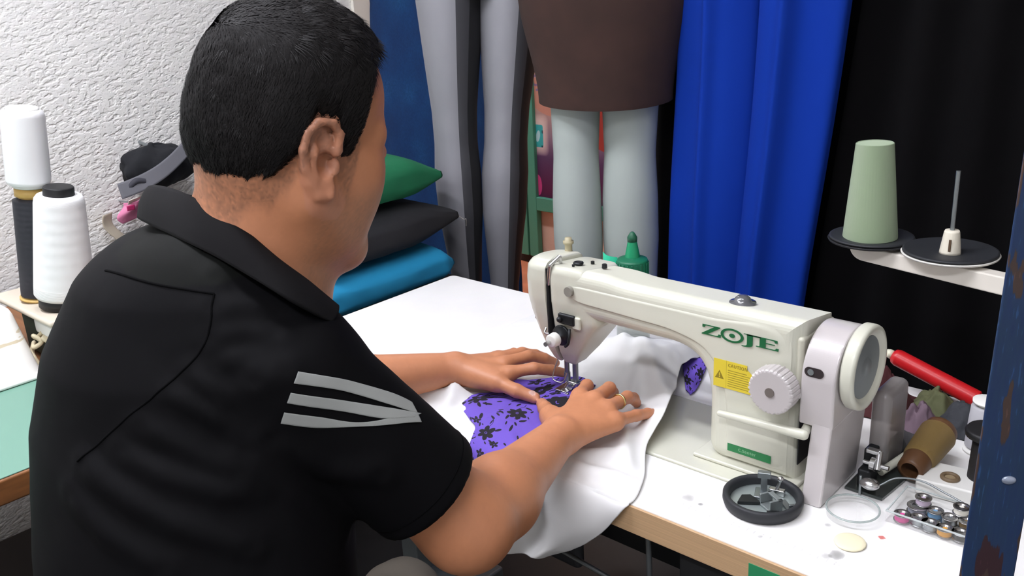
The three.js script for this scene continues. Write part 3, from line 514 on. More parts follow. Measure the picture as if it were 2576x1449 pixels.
  {
    const p = hg.attributes.position, n = hg.attributes.normal, ix = hg.index.array, P = [], C = []; const nt = ix.length / 3;
    for (let k = 0; k < 42000; k++) {
      const t = Math.floor(rnd() * nt) * 3, u = rnd(), v = rnd() * (1 - u), w = 1 - u - v; const q = V(), m = V();
      for (const [i, s] of [[ix[t], u], [ix[t + 1], v], [ix[t + 2], w]]) { q.addScaledVector(V().fromBufferAttribute(p, i), s); m.addScaledVector(V().fromBufferAttribute(n, i), s); } m.normalize();
      const [a, b, e] = toHead(q.x, q.y, q.z); const thk = hairThick(a, b, e); if (thk < -.001 && rnd() < .3) continue;
      // combed forward on top, down and back at the sides and nape
      const flow = V().addScaledVector(HF, lerp(-.35, 1, sstep(.06, .12, b))).addScaledVector(HU, lerp(-1, -.1, sstep(.06, .12, b))).addScaledVector(HX, (rnd() - .5) * .25);
      flow.addScaledVector(m, -flow.dot(m)).normalize().addScaledVector(m, .03 + .09 * rnd()).normalize();
      const L = lerp(.007, .019, clamp(thk / .012)) * (.7 + .6 * rnd()), side = V().crossVectors(flow, m).normalize().multiplyScalar(.00032 + .0002 * rnd());
      const r0 = q.clone().addScaledVector(m, -.0015), mid = q.clone().addScaledVector(flow, L * .55).addScaledVector(m, .0006), end = q.clone().addScaledVector(flow, L).addScaledVector(m, -.0004);
      const A = r0.clone().add(side), B = r0.clone().sub(side), Cc = mid.clone().add(side), D = mid.clone().sub(side);
      for (const s of [A, B, D, A, D, Cc, Cc, D, end]) P.push(s.x, s.y, s.z);
      const kk = .7 + .7 * rnd(); for (let i = 0; i < 9; i++) C.push(.0085 * kk, .0072 * kk, .0072 * kk);
    }
    const sg = new THREE.BufferGeometry(); sg.setAttribute('position', new THREE.Float32BufferAttribute(P, 3)); sg.setAttribute('color', new THREE.Float32BufferAttribute(C, 3)); sg.computeVertexNormals();
    const s = mesh('hair_strands', sg, mat(0xffffff, .7, { vertexColors: true, specularIntensity: .6, side: THREE.DoubleSide }), hair); s.userData.kind = 'stuff';
  }

  /* shirt */
  const by = -8 * Math.PI / 180, cb = Math.cos(by), sb = Math.sin(by);
  function trunk(x, y, z) {
    const ax = pl(BP.ys, BP.ax, y), az = pl(BP.ys, BP.az, y), rx = pl(BP.yr, BP.rx, y), rz = pl(BP.yr, BP.rz, y);
    const dx = x - ax, dz = z - az, px = (dx * cb + dz * sb) / rx, pz = (-dx * sb + dz * cb) / rz; const k0 = Math.hypot(px, pz), k1 = Math.hypot(px / rx, pz / rz);
    let d = k1 < 1e-6 ? -.1 : k0 * (k0 - 1) / k1; d = smax(d, y - 1.165, .05); return smax(d, .47 - y, .02);
  }
  const lp = (a, b, t) => [lerp(a[0], b[0], t), lerp(a[1], b[1], t), lerp(a[2], b[2], t)];
  const hemR = BP.hemR, hemL = BP.hemL;
  function sleeve(x, y, z, sh, el, hem, r0, r1) {
    const e = lp(sh, el, hem + .25); let d = cap(x, y, z, sh, e, r0, r1);
    const ax = V(el[0] - sh[0], el[1] - sh[1], el[2] - sh[2]); const L = ax.length(); ax.multiplyScalar(1 / L);
    const s = (x - sh[0]) * ax.x + (y - sh[1]) * ax.y + (z - sh[2]) * ax.z; return smax(d, s - hem * L, .008);
  }
  function shirtBase(x, y, z) {
    let d = trunk(x, y, z);
    d = smin(d, cap(x, y, z, [.105, 1.10, .59], [shR[0] - .012, shR[1] + .003, shR[2]], .06, .064), .06);
    d = smin(d, cap(x, y, z, [.105, 1.10, .59], [shL[0] + .02, shL[1], shL[2]], .06, .064), .06);
    d = smin(d, sleeve(x, y, z, shR, elR, hemR, .063, .070), .022);
    d = smin(d, sleeve(x, y, z, shL, elL, hemL, .068, .07), .022);
    // open neck
    d = smax(d, -cap(x, y, z, [.139, 1.215, .545], [.112, 1.11, .575], .066, .066), .01);
    return d;
  }
  const grad = (f, x, y, z, e = .002) => V(f(x + e, y, z) - f(x - e, y, z), f(x, y + e, z) - f(x, y - e, z), f(x, y, z + e) - f(x, y, z - e)).normalize();
  const snap = (f, p, off = 0) => { const q = V(...p); for (let i = 0; i < 12; i++) { const d = f(q.x, q.y, q.z) - off; q.addScaledVector(grad(f, q.x, q.y, q.z), -d * .9); } return [q.x, q.y, q.z]; };
  const FOLDS = [[0.01, 0.009, [[0.1386, 1.0011, 0.7416], [0.1763, 0.9818, 0.7258], [0.2172, 0.9578, 0.6889], [0.2305, 0.9507, 0.6602]]], [0.011, 0.0105, [[0.1048, 0.9849, 0.7633], [0.1599, 0.9578, 0.7492], [0.197, 0.935, 0.7261], [0.2374, 0.9016, 0.6773]]], [0.01, 0.009, [[0.1538, 1.0237, 0.7255], [0.1906, 0.9991, 0.6987], [0.2238, 0.9701, 0.6656]]], [0.008, 0.0075, [[0.1705, 1.0532, 0.7013], [0.1981, 1.0308, 0.681], [0.2115, 1.0128, 0.6675]]], [0.008, 0.0075, [[0.1793, 1.0699, 0.6812], [0.2073, 1.0443, 0.6678]]], [0.012, 0.009, [[0.0956, 0.9559, 0.7766], [0.1419, 0.9271, 0.7694], [0.195, 0.8969, 0.7441]]], [0.012, 0.009, [[0.1795, 1.1207, 0.6498], [0.2006, 1.1151, 0.6176], [0.2058, 1.1116, 0.5629]]], [0.01, 0.0075, [[0.1839, 1.0957, 0.661], [0.2052, 1.0981, 0.632], [0.2258, 1.0929, 0.612]]], [0.01, 0.0075, [[0.1935, 1.0784, 0.6616], [0.2211, 1.0748, 0.6377]]], [0.012, 0.009, [[0.1695, 1.1439, 0.6355], [0.0644, 1.1129, 0.5287], [0.0967, 1.1001, 0.5115]]], [0.014, 0.009, [[0.2318, 0.9991, 0.64], [0.2533, 0.951, 0.5938], [0.2877, 0.942, 0.5583]]], [0.014, 0.009, [[0.2205, 0.9916, 0.6599], [0.2386, 0.9356, 0.6278], [0.2359, 0.8674, 0.5773]]], [0.012, 0.0075, [[0.2265, 1.0566, 0.6443], [0.2449, 1.0647, 0.6209]]]];
  const folds = FOLDS.map(([w, a, pts]) => ({ w, a, pts: pts.map(p => snap(shirtBase, p)) }));
  function shirt(x, y, z) {
    let d = shirtBase(x, y, z); if (Math.abs(d) > .03) return d;
    for (const f of folds) { let m = 1e9, tt = 0; for (let i = 0; i < f.pts.length - 1; i++) { const q = cap(x, y, z, f.pts[i], f.pts[i + 1], 0); if (q < m) m = q; } if (m < f.w * 2.5) { const e0 = Math.hypot(x - f.pts[0][0], y - f.pts[0][1], z - f.pts[0][2]), L = f.pts[f.pts.length - 1], e1 = Math.hypot(x - L[0], y - L[1], z - L[2]); d -= f.a * Math.exp(-((m / f.w) ** 2)) * sstep(0, .03, Math.min(e0, e1) + .008); } }
    d -= .0016 * (fbm(x * 28, y * 28, z * 28, 2) - .5);
    return d;
  }
  const YK = {"seam": [[0.0536, 1.1451, 0.6857], [0.1289, 1.1416, 0.6742], [0.1771, 1.1309, 0.6424]], "side": [[0.1771, 1.1309, 0.6424], [0.1848, 1.0924, 0.6621], [0.1707, 1.0612, 0.696], [0.1393, 1.0265, 0.7331], [0.0997, 0.9859, 0.7646]], "stripes": [{"a": [[0.2509, 1.0619, 0.6133], [0.2663, 1.039, 0.5674], [0.2737, 1.0059, 0.5174], [0.2756, 0.9927, 0.5019]], "b": [[0.251, 1.0529, 0.6192], [0.2688, 1.0314, 0.5752], [0.2808, 0.9976, 0.5246], [0.2831, 0.9824, 0.5018]]}, {"a": [[0.2497, 1.0442, 0.6227], [0.2702, 1.0231, 0.5775], [0.2817, 0.9961, 0.5256], [0.2826, 0.9799, 0.4962]], "b": [[0.2479, 1.0348, 0.6269], [0.27, 1.0145, 0.5833], [0.2833, 0.9961, 0.5476], [0.2862, 0.9823, 0.5101]]}, {"a": [[0.2456, 1.0255, 0.6298], [0.2608, 1.0145, 0.6042], [0.2767, 0.9998, 0.5714], [0.2831, 0.9824, 0.5018]], "b": [[0.241, 1.0145, 0.6324], [0.2587, 1.0031, 0.6044], [0.28, 0.9939, 0.5651], [0.2888, 0.9746, 0.5025]]}], "collar": [[[0.0643, 1.06, 0.4783], [0.0382, 1.1, 0.5023], [0.0239, 1.145, 0.5457], [0.0257, 1.176, 0.6055], [0.0923, 1.18, 0.6107], [0.1583, 1.159, 0.602], [0.1951, 1.121, 0.583], [0.209, 1.094, 0.5621], [0.2102, 1.06, 0.5344]], [[0.062, 1.092, 0.475], [0.035, 1.132, 0.5], [0.02, 1.177, 0.545], [0.022, 1.208, 0.607], [0.09, 1.212, 0.614], [0.161, 1.191, 0.605], [0.199, 1.153, 0.584], [0.213, 1.126, 0.562], [0.214, 1.092, 0.533]], [[0.0486, 1.074, 0.4643], [0.0091, 1.119, 0.4954], [-0.0015, 1.1665, 0.5469], [0.0154, 1.197, 0.6177], [0.1011, 1.1965, 0.6287], [0.1685, 1.178, 0.6181], [0.2158, 1.1445, 0.5958], [0.228, 1.121, 0.5733], [0.2264, 1.0925, 0.5437]], [[0.04, 1.05, 0.46], [-0.01, 1.1, 0.495], [-0.015, 1.15, 0.55], [0.016, 1.18, 0.625], [0.115, 1.175, 0.636], [0.171, 1.159, 0.625], [0.225, 1.13, 0.605], [0.235, 1.11, 0.584], [0.231, 1.087, 0.556]]]};
  const sg = surfaceNets(shirt, [-.26, .46, .34], [.34, 1.2, .86], .0042);
  const yk = YK.seam.map(p => snap(shirtBase, p)), sd = YK.side.map(p => snap(shirtBase, p));
  const yN = V(...yk[2]).sub(V(...yk[0])).cross(V(-.1, -.15, 1)).normalize(); // plane through the seam
  if (yN.y < 0) yN.negate();
  const yC = V(...yk[1]);
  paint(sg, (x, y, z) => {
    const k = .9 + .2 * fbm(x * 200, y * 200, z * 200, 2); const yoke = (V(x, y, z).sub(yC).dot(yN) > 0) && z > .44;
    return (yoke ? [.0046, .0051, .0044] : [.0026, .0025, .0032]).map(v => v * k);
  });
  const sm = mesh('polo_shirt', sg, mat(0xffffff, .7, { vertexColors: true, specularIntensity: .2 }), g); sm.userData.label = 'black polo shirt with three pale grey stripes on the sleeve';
  const seamM = mat(0x050506, .9, { specularIntensity: .15 });
  const fullSnap = (p, o) => snap(shirt, p, o);
  const dens = (pts, k) => { const c = new THREE.CatmullRomCurve3(pts.map(p => V(...p))); return c.getPoints(k).map(q => fullSnap([q.x, q.y, q.z], 0)); };
  mesh('seam', tube(dens(yk, 30), .0013, 80, 6), seamM, sm); mesh('seam', tube(dens(sd, 30), .0012, 80, 6), seamM, sm);
  // sleeve hem stitching
  { const ax = V(elR[0] - shR[0], elR[1] - shR[1], elR[2] - shR[2]), L = ax.length(); ax.normalize(); const c0 = V(...shR).addScaledVector(ax, L * (hemR - .075)); const e1 = V(0, 1, 0).cross(ax).normalize(), e2 = ax.clone().cross(e1); const pts = []; for (let i = 0; i < 40; i++) { const a = i / 40 * Math.PI * 2; const q = c0.clone().addScaledVector(e1, Math.cos(a) * .075).addScaledVector(e2, Math.sin(a) * .075); pts.push(fullSnap([q.x, q.y, q.z], -.0002)); } mesh('hem_stitch', tube(pts, .0008, 160, 5, true), seamM, sm); }
  // three stripes on the sleeve
  const stripeM = mat(0xabaeaa, .55, { bumpMap: weaveAt(20, 4), bumpScale: .0003 });
  for (const s of YK.stripes) mesh('stripe', solid(60, 6, (u, v) => { const e = ctrl([s.a, s.b])(u, v); return fullSnap(e, .0012); }, .0008), stripeM, sm);
  // collar: stand and fall
  const collarM = mat(0x141315, .75, { specularIntensity: .35, bumpMap: weaveAt(60, 12), bumpScale: .0004 });
  mesh('collar', solid(70, 14, ctrl(YK.collar), .0035), collarM, sm);

  /* trousers and shoes under the table */
  const trM = mat(0x6f685e, .85, { bumpMap: weaveAt(30, 30), bumpScale: .0006 });
  const trs = (x, y, z) => {
    let d = ell(x, y, z, [.09, .53, .69], [.175, .1, .15]);
    for (const [hx, kx, fx] of [[.17, .17, .14], [.01, -.03, -.05]]) { const hip = [hx, .51, .67], knee = [kx - .03, .455, .28], foot = [fx, .1, .20]; let e = cap(x, y, z, hip, knee, .078, .056); e = smin(e, cap(x, y, z, knee, foot, .064, .05), .03); d = smin(d, e, .04); }
    return d + .0045 * Math.sin(z * 120 + x * 60) * sstep(.2, .4, z) - .003 * (fbm(x * 22, y * 22, z * 22, 2) - .5);
  };
  mesh('trousers', surfaceNets(trs, [-.16, .03, .08], [.32, .68, .88], .008), trM, g);
  for (const fx of [.14, -.05]) mesh('shoe', surfaceNets((x, y, z) => smax(smin(ell(x, y, z, [fx, .05, .13], [.046, .05, .13]), ell(x, y, z, [fx, .07, .2], [.045, .06, .06]), .03), -y + .004, .008), [fx - .07, -.01, -.03], [fx + .07, .16, .3], .007), M.dark, g);
  const st = thing('stool', 'round stool under the seated man', 'stool', [.09, 0, .70]);
  mesh('seat', lathe([[0, .428], [.16, .428], [.172, .42], [.172, .395], [.16, .39], [0, .39]], 40), M.dark, st);
  for (let i = 0; i < 4; i++) { const a = Math.PI / 4 + i * Math.PI / 2; mesh('leg', rod([Math.cos(a) * .12, .392, Math.sin(a) * .12], [Math.cos(a) * .18, 0, Math.sin(a) * .18], .012), M.greyMetal, st); }
}
/* ------------------------------------------------------------------ cloth being sewn */
function floralTexture() {
  const cv = document.createElement('canvas'); cv.width = cv.height = 1024; const c = cv.getContext('2d');
  c.fillStyle = '#7459cc'; c.fillRect(0, 0, 1024, 1024); c.fillStyle = '#17131f';
  const petal = (x, y, r, n, rot) => { for (let i = 0; i < n; i++) { const a = rot + i / n * Math.PI * 2; c.save(); c.translate(x + Math.cos(a) * r * .62, y + Math.sin(a) * r * .62); c.rotate(a); c.beginPath(); c.ellipse(0, 0, r * .5, r * .3, 0, 0, 7); c.fill(); c.restore(); } c.beginPath(); c.arc(x, y, r * .42, 0, 7); c.fill(); c.fillStyle = '#7459cc'; c.beginPath(); c.arc(x, y, r * .17, 0, 7); c.fill(); c.fillStyle = '#17131f'; c.beginPath(); c.arc(x, y, r * .1, 0, 7); c.fill(); };
  const leaf = (x, y, l, a) => { c.save(); c.translate(x, y); c.rotate(a); c.beginPath(); c.ellipse(0, 0, l, l * .36, 0, 0, 7); c.fill(); c.restore(); };
  let sd = 11; const rr = () => { sd = (sd * 16807) % 2147483647; return sd / 2147483647; };
  for (const [x, y, r] of [[170, 180, 84], [560, 120, 58], [840, 330, 88], [400, 420, 70], [120, 620, 62], [650, 640, 92], [930, 770, 60], [330, 820, 86], [640, 930, 54]]) {
    petal(x, y, r, 6 + (rr() * 3 | 0), rr() * 6);
    for (let i = 0; i < 7; i++) { const a = i / 7 * 6.28 + rr(), q = r * (1.35 + rr() * .6); leaf(x + Math.cos(a) * q, y + Math.sin(a) * q, 15 + rr() * 20, a + (rr() - .5) * 1.6); }
    c.strokeStyle = '#17131f'; c.lineWidth = 5; c.beginPath(); c.moveTo(x, y + r * .8); c.quadraticCurveTo(x + 60, y + r * 1.4, x + 30 + rr() * 60, y + r * 2); c.stroke();
  }
  for (const [x, y, r] of [[300, 60, 40], [960, 120, 44], [700, 430, 46], [60, 400, 40], [520, 790, 48], [820, 560, 40], [180, 960, 46], [860, 960, 50]]) petal(x, y, r, 5, x);
  for (let i = 0; i < 70; i++) leaf(rr() * 1024, rr() * 1024, 12 + rr() * 22, rr() * 6);
  const t = new THREE.CanvasTexture(cv); t.colorSpace = THREE.SRGBColorSpace; t.wrapS = t.wrapT = THREE.RepeatWrapping; return t;
}
{
  const wr = (f, a, s) => (u, v) => { const p = f(u, v); p[1] += a * (fbm(p[0] * s, p[2] * s + p[1] * s, 2, 3) - .5); return p; };
  const rows = [
    [[-.20, .754, -.25], [-.10, .757, -.25], [0, .759, -.25], [.07, .762, -.245], [.12, .770, -.24], [.155, .768, -.235], [.175, .757, -.23]],
    [[-.20, .755, -.17], [-.11, .763, -.17], [-.01, .770, -.17], [.06, .785, -.16], [.115, .797, -.155], [.16, .806, -.15], [.192, .778, -.15]],
    [[-.19, .755, -.11], [-.09, .772, -.11], [-.02, .766, -.11], [.06, .766, -.10], [.12, .778, -.10], [.172, .797, -.10], [.212, .779, -.10]],
    [[-.17, .754, -.05], [-.08, .758, -.05], [0, .757, -.05], [.065, .7555, -.045], [.13, .762, -.045], [.19, .776, -.045], [.243, .787, -.045]],
    [[-.16, .7535, .02], [-.08, .756, .02], [-.01, .756, .02], [.065, .7555, .02], [.14, .757, .02], [.21, .763, .025], [.272, .789, .03]],
    [[-.16, .7535, .085], [-.07, .756, .085], [.01, .756, .085], [.085, .756, .085], [.16, .757, .085], [.225, .759, .088], [.282, .766, .09]],
    [[-.15, .7535, .15], [-.06, .758, .145], [.02, .756, .15], [.105, .756, .15], [.185, .757, .15], [.255, .756, .15], [.318, .7535, .15]],
    [[-.14, .7535, .2], [-.05, .754, .2], [.035, .755, .2], [.12, .755, .202], [.2, .755, .203], [.27, .754, .203], [.338, .7535, .2]],
    [[-.13, .744, .22], [-.045, .745, .222], [.04, .747, .223], [.125, .748, .224], [.2, .748, .224], [.27, .747, .222], [.334, .747, .2205]],
    [[-.10, .70, .228], [-.02, .70, .238], [.055, .70, .232], [.13, .70, .242], [.195, .70, .231], [.255, .70, .236], [.306, .705, .224]],
    [[-.07, .66, .23], [0, .655, .242], [.07, .655, .230], [.13, .65, .246], [.185, .65, .230], [.225, .652, .240], [.262, .662, .227]],
    [[-.03, .61, .23], [.03, .605, .242], [.08, .603, .232], [.13, .605, .246], [.165, .612, .232], [.195, .622, .240], [.222, .634, .229]],
  ];
  const ridges = [[.09, -.17, .26, .0, .013, .014], [.13, -.12, .2, .02, .009, .010], [-.14, .175, -.03, .115, .014, .012], [-.07, .11, -.04, .17, .010, .011], [.15, .205, .27, .12, .010, .012], [.22, .06, .30, .16, .010, .012], [-.16, -.15, -.02, -.19, .016, .014], [-.12, -.08, -.05, -.16, .014, .012], [.04, -.2, .10, -.11, .009, .012], [.19, .19, .31, .17, .007, .01]];
  const ridged = f => (u, v) => { const q = f(u, v); for (const [x0, z0, x1, z1, A, w] of ridges) { const dx = x1 - x0, dz = z1 - z0, t = clamp(((q[0] - x0) * dx + (q[2] - z0) * dz) / (dx * dx + dz * dz)), e = Math.hypot(q[0] - x0 - dx * t, q[2] - z0 - dz * t); q[1] += A * Math.exp(-((e / w) ** 2)) * sstep(0, .25, Math.min(t, 1 - t) + .06) * (q[1] > .748 ? 1 : 0); } q[1] = (q[2] < .215) ? Math.max(q[1], .7535) : q[1]; return q; };
  const cloth = mat(0xf1f1f0, .8, { bumpMap: weaveAt(120, 160), bumpScale: .0003, sheen: .2 });
  single('white_cloth', solid(110, 150, ridged(wr(wr(ctrl(rows), .010, 13), .005, 34)), .0016), cloth, 'white cloth spread under the needle and hanging over the table front', 'cloth');
  const ft = floralTexture();
  const prow = [
    [[-.018, .7590, .03], [.03, .7600, -.018], [.062, .7586, -.042], [.10, .762, -.032]],
    [[-.016, .7610, .08], [.035, .7590, .045], [.075, .7588, .02], [.12, .763, .008]],
    [[-.036, .7595, .14], [.028, .768, .112], [.085, .763, .08], [.15, .763, .065]],
    [[.040, .7600, .188], [.074, .772, .160], [.12, .766, .13], [.18, .764, .118]],
    [[.060, .7600, .212], [.10, .766, .205], [.15, .762, .188], [.205, .762, .17]],
    [[.072, .748, .233], [.113, .75, .236], [.155, .754, .224], [.205, .759, .205]],
    [[.092, .705, .247], [.128, .70, .254], [.165, .702, .250], [.205, .712, .242]],
  ];
  const t1 = ft.clone(); t1.repeat.set(.85, 1.3); t1.needsUpdate = true;
  single('floral_cloth', solid(60, 90, wr(wr(ctrl(prow), .010, 22), .004, 60), .0014), mat(0xffffff, .8, { map: t1, bumpMap: weaveAt(60, 90), bumpScale: .0003 }), 'purple cloth with black flowers between the two hands', 'cloth');
  const t2 = ft.clone(); t2.repeat.set(.35, .7); t2.offset.set(.1, .35); t2.needsUpdate = true;
  single('floral_scrap', solid(16, 30, ctrl([[[.13, .7545, -.25], [.17, .757, -.245], [.19, .7545, -.232]], [[.165, .756, -.19], [.195, .760, -.18], [.217, .7545, -.168]], [[.20, .757, -.14], [.222, .759, -.128], [.234, .7545, -.12]], [[.222, .7545, -.108], [.231, .7555, -.102], [.236, .7545, -.098]]]), .0014), mat(0xffffff, .8, { map: t2 }), 'small end of purple flowered cloth behind the machine arm', 'cloth');
}
/* ------------------------------------------------------------------ small things on the table */
const metalBits = 'metal attachments in the black rimmed dish';
{
  const g = thing('magnetic_dish', 'round dish with a thick black rim holding metal sewing feet', 'dish', [.470, T, .112]);
  mesh('rim', lathe([[.0405, .004], [.0405, .013], [.0425, .0165], [.046, .0175], [.0492, .0155], [.0495, .009], [.047, .0015], [.043, 0]], 64), M.rubber, g);
  mesh('plate', lathe([[0, .0042], [.039, .0042], [.0412, .0055], [.0412, .002], [0, .0015]], 48), mat(0xaab4b2, .3, { metalness: .55 }), g);
  mesh('foot', new THREE.CylinderGeometry(.006, .008, .003, 16).translate(-.018, .0015, .03), M.rubber, g);
  const put = (n, geo, m, x, y, z, ry, label) => { const t = single(n, geo, m, label, 'sewing part', metalBits); t.position.set(.470 + x, T + y, .112 + z); t.rotation.y = ry; return t; };
  const sh = new THREE.Shape(); sh.moveTo(-.013, -.006); sh.lineTo(.015, -.004); sh.lineTo(.002, .012); sh.lineTo(-.008, .01);
  put('dark_blade', new THREE.ExtrudeGeometry(sh, { depth: .003, bevelEnabled: true, bevelSize: .0006, bevelThickness: .0006 }).rotateX(-Math.PI / 2), M.blackMetal, -.013, .0055, .012, .5, 'dark triangular blade lying in the black rimmed dish');
  put('presser_foot', merge([box(-.004, .004, .004, .03, -.003, .003, .001), box(-.011, -.001, 0, .004, -.012, .012, .001), box(.001, .011, 0, .004, -.012, .012, .001), box(-.008, .008, .026, .034, -.004, .004, .001)]), M.steel, -.006, .0045, -.014, .4, 'upright steel presser foot standing at the back of the dish');
  put('hinged_foot', merge([box(-.012, .012, 0, .003, -.009, .009, .001), box(-.012, -.009, .003, .016, -.009, .009, .0008), box(.009, .012, .003, .016, -.009, .009, .0008), box(-.012, .012, .013, .016, -.009, -.002, .0008)]), M.greyMetal, .014, .0045, .006, -.5, 'square pale metal bracket in the middle of the dish');
  put('steel_clip', merge([box(-.01, .01, 0, .008, -.004, .004, .001), rod([0, .008, 0], [.004, .022, 0], .0025), new THREE.SphereGeometry(.004, 14, 10).translate(.004, .023, 0)]), M.chrome, .006, .0045, -.026, .2, 'small steel clip against the far rim of the dish');
  put('bent_gauge', merge([box(-.004, .004, 0, .003, -.014, .014, .001), box(-.004, .004, 0, .012, .011, .014, .0008)]), M.steel, .03, .0045, -.006, .9, 'bent steel gauge lying near the right rim of the dish');
  put('black_clip', box(-.008, .008, 0, .006, -.005, .005, .0015), M.blackMetal, .026, .0045, .022, .6, 'small black clip at the front right of the dish');
}
{
  const clear = mat(0xffffff, .04, { transmission: 1, thickness: 0, ior: 1.45 });
  const lid = thing('clear_lid', 'round clear plastic lid lying by the belt cover foot', 'lid', [.5665, T + .0006, .068]); mesh('dish', lathe([[0, .0008], [.028, .0008], [.0295, .002], [.0303, .009], [.031, .009], [.031, .0012], [.029, 0], [0, 0]], 56), clear, lid); mesh('rim', new THREE.TorusGeometry(.0308, .0013, 8, 56).rotateX(Math.PI / 2).translate(0, .0095, 0), mat(0xd5dddb, .2, { transmission: .7, thickness: 0 }), lid);
  single('tailor_chalk', lathe([[0, .0045], [.013, .0042], [.0172, .003], [.018, .0015], [.0172, .0002], [0, 0]], 40), mat(0xeee6c6, .6), 'pale yellow wax disc on the white table', 'chalk').position.set(.588, T + .0006, .126);
  const tr = thing('bobbin_tray', 'clear plastic tray of bobbins beside the blue post', 'tray', [.648, T, .024]);
  const wall = (n, x0, x1, z0, z1, y1) => mesh(n, box(x0, x1, .0006, y1, z0, z1, .0008), mat(0xffffff, .1, { transmission: 1, thickness: 0 }), tr);
  wall('base', -.046, .046, -.036, .034, .0022); wall('side', -.046, -.044, -.036, .034, .015); wall('side', .044, .046, -.036, .034, .015); wall('side', -.046, .046, .032, .034, .015); wall('side', -.046, .046, -.036, -.034, .015);
  mesh('rim', merge([[-.046, .046, -.0365, -.0345], [-.046, .046, .0325, .0345], [-.046, -.044, -.0365, .0345], [.044, .046, -.0365, .0345]].map(q => box(q[0], q[1], .0145, .0165, q[2], q[3], .0006))), mat(0xdfe5e4, .25, { transmission: .4, thickness: 0 }), tr);
  mesh('wire_handle', tube([[-.075, .012, -.022], [-.06, .022, -.034], [-.03, .028, -.036], [0, .024, -.032], [.03, .017, -.03]], .0012, 40, 6), M.steel, tr);
  const bobG = (r, h) => lathe([[.003, 0], [r, 0], [r, .0009], [r * .55, .0011], [r * .55, h - .0011], [r, h - .0009], [r, h], [.003, h], [.003, 0]], 28);
  const spots = [[-.030, .0025, .022, 'pink', 0xd0458f], [-.012, .0025, .018, 'steel', 0], [.002, .0025, .021, 'silver', 0], [.019, .0025, .022, 'orange', 0xd69a3a], [.036, .0025, .020, 'dark', 0x3a3934], [-.022, .0025, -.006, 'grey', 0x8b8d96], [-.002, .0025, -.008, 'blue', 0x6f97b8], [.016, .0025, -.004, 'bright', 0], [.034, .0025, -.008, 'brown', 0x6d5a3c], [-.018, .0125, -.012, 'lilac', 0xb9a9bb], [.024, .0125, -.018, 'white', 0xdedbd0]];
  const text = { pink: 'bobbin of bright pink thread at the left end of the tray', steel: 'bare steel bobbin next to the pink one', silver: 'shiny silver bobbin at the front middle of the tray', orange: 'bobbin of orange thread at the front of the tray', dark: 'bobbin of dark thread at the front right of the tray', grey: 'large bobbin of grey thread at the back left of the tray', blue: 'bobbin of pale blue thread in the middle of the tray', bright: 'bright steel bobbin behind the orange one', brown: 'bobbin of brown thread at the back right of the tray', lilac: 'bobbin of lilac thread on top of the grey one', white: 'bobbin of white thread lying on the back row' };
  for (const [x, y, z, n, c] of spots) { const big = n === 'grey' ? 1.25 : 1; const t = thing('bobbin', text[n], 'bobbin', [.648 + x, T + y, .024 + z], rnd() * 3, 'bobbins in the clear tray'); mesh('flanges', bobG(.0098 * big, .009), M.chrome, t); mesh('thread', new THREE.CylinderGeometry(.0084 * big, .0084 * big, .0068, 24, 1).translate(0, .0045, 0), c ? mat(c, .7) : M.steel, t); }
}
/* bobbin winder on its dark plate */
{
  const g = thing('bobbin_winder', 'bobbin winder with chrome lever on a dark plate behind the belt cover', 'bobbin winder', [.562, T, -.05]);
  const sh = new THREE.Shape(); sh.moveTo(-.026, -.066); sh.lineTo(.02, -.066); sh.lineTo(.036, .1); sh.lineTo(.03, .19); sh.lineTo(-.026, .19);
  mesh('base_plate', new THREE.ExtrudeGeometry(sh, { depth: .003, bevelEnabled: true, bevelSize: .001, bevelThickness: .0006 }).rotateX(-Math.PI / 2).translate(0, .001, 0), mat(0x3c4240, .25, { metalness: .3, clearcoat: .6 }), g);
  mesh('bracket', merge([box(-.016, .0, .004, .03, .03, .058, .003), box(-.02, -.006, .004, .045, .01, .03, .003)]), M.blackMetal, g);
  mesh('spindle', merge([rod([-.012, .038, .05], [.02, .038, .05], .003), rod([-.002, .038, .05], [.004, .038, .05], .009, .009, 24)]), M.chrome, g);
  mesh('lever', merge([box(-.012, .006, .048, .054, .036, .046, .002), rod([.004, .052, .04], [.008, .034, .056], .004)]), M.chrome, g);
  mesh('tension_knob', new THREE.SphereGeometry(.0095, 20, 14).scale(1.3, .75, 1).translate(.006, .022, .072), M.chrome, g);
  mesh('trip_arm', merge([rod([.0, .012, .02], [.022, .022, -.06], .005, .006)]), M.cream, g);
  mesh('thread_rod', rod([-.006, .001, .07], [-.006, .03, .072], .0016), M.steel, g);
  const bg = single('belt_guard', box(.536, .562, T + .0006, T + .115, -.115, -.045, .01, 4), mat(0xbcb7b5, .3, { transmission: .65, thickness: 0 }), 'smoky plastic belt guard behind the handwheel', 'guard');
}
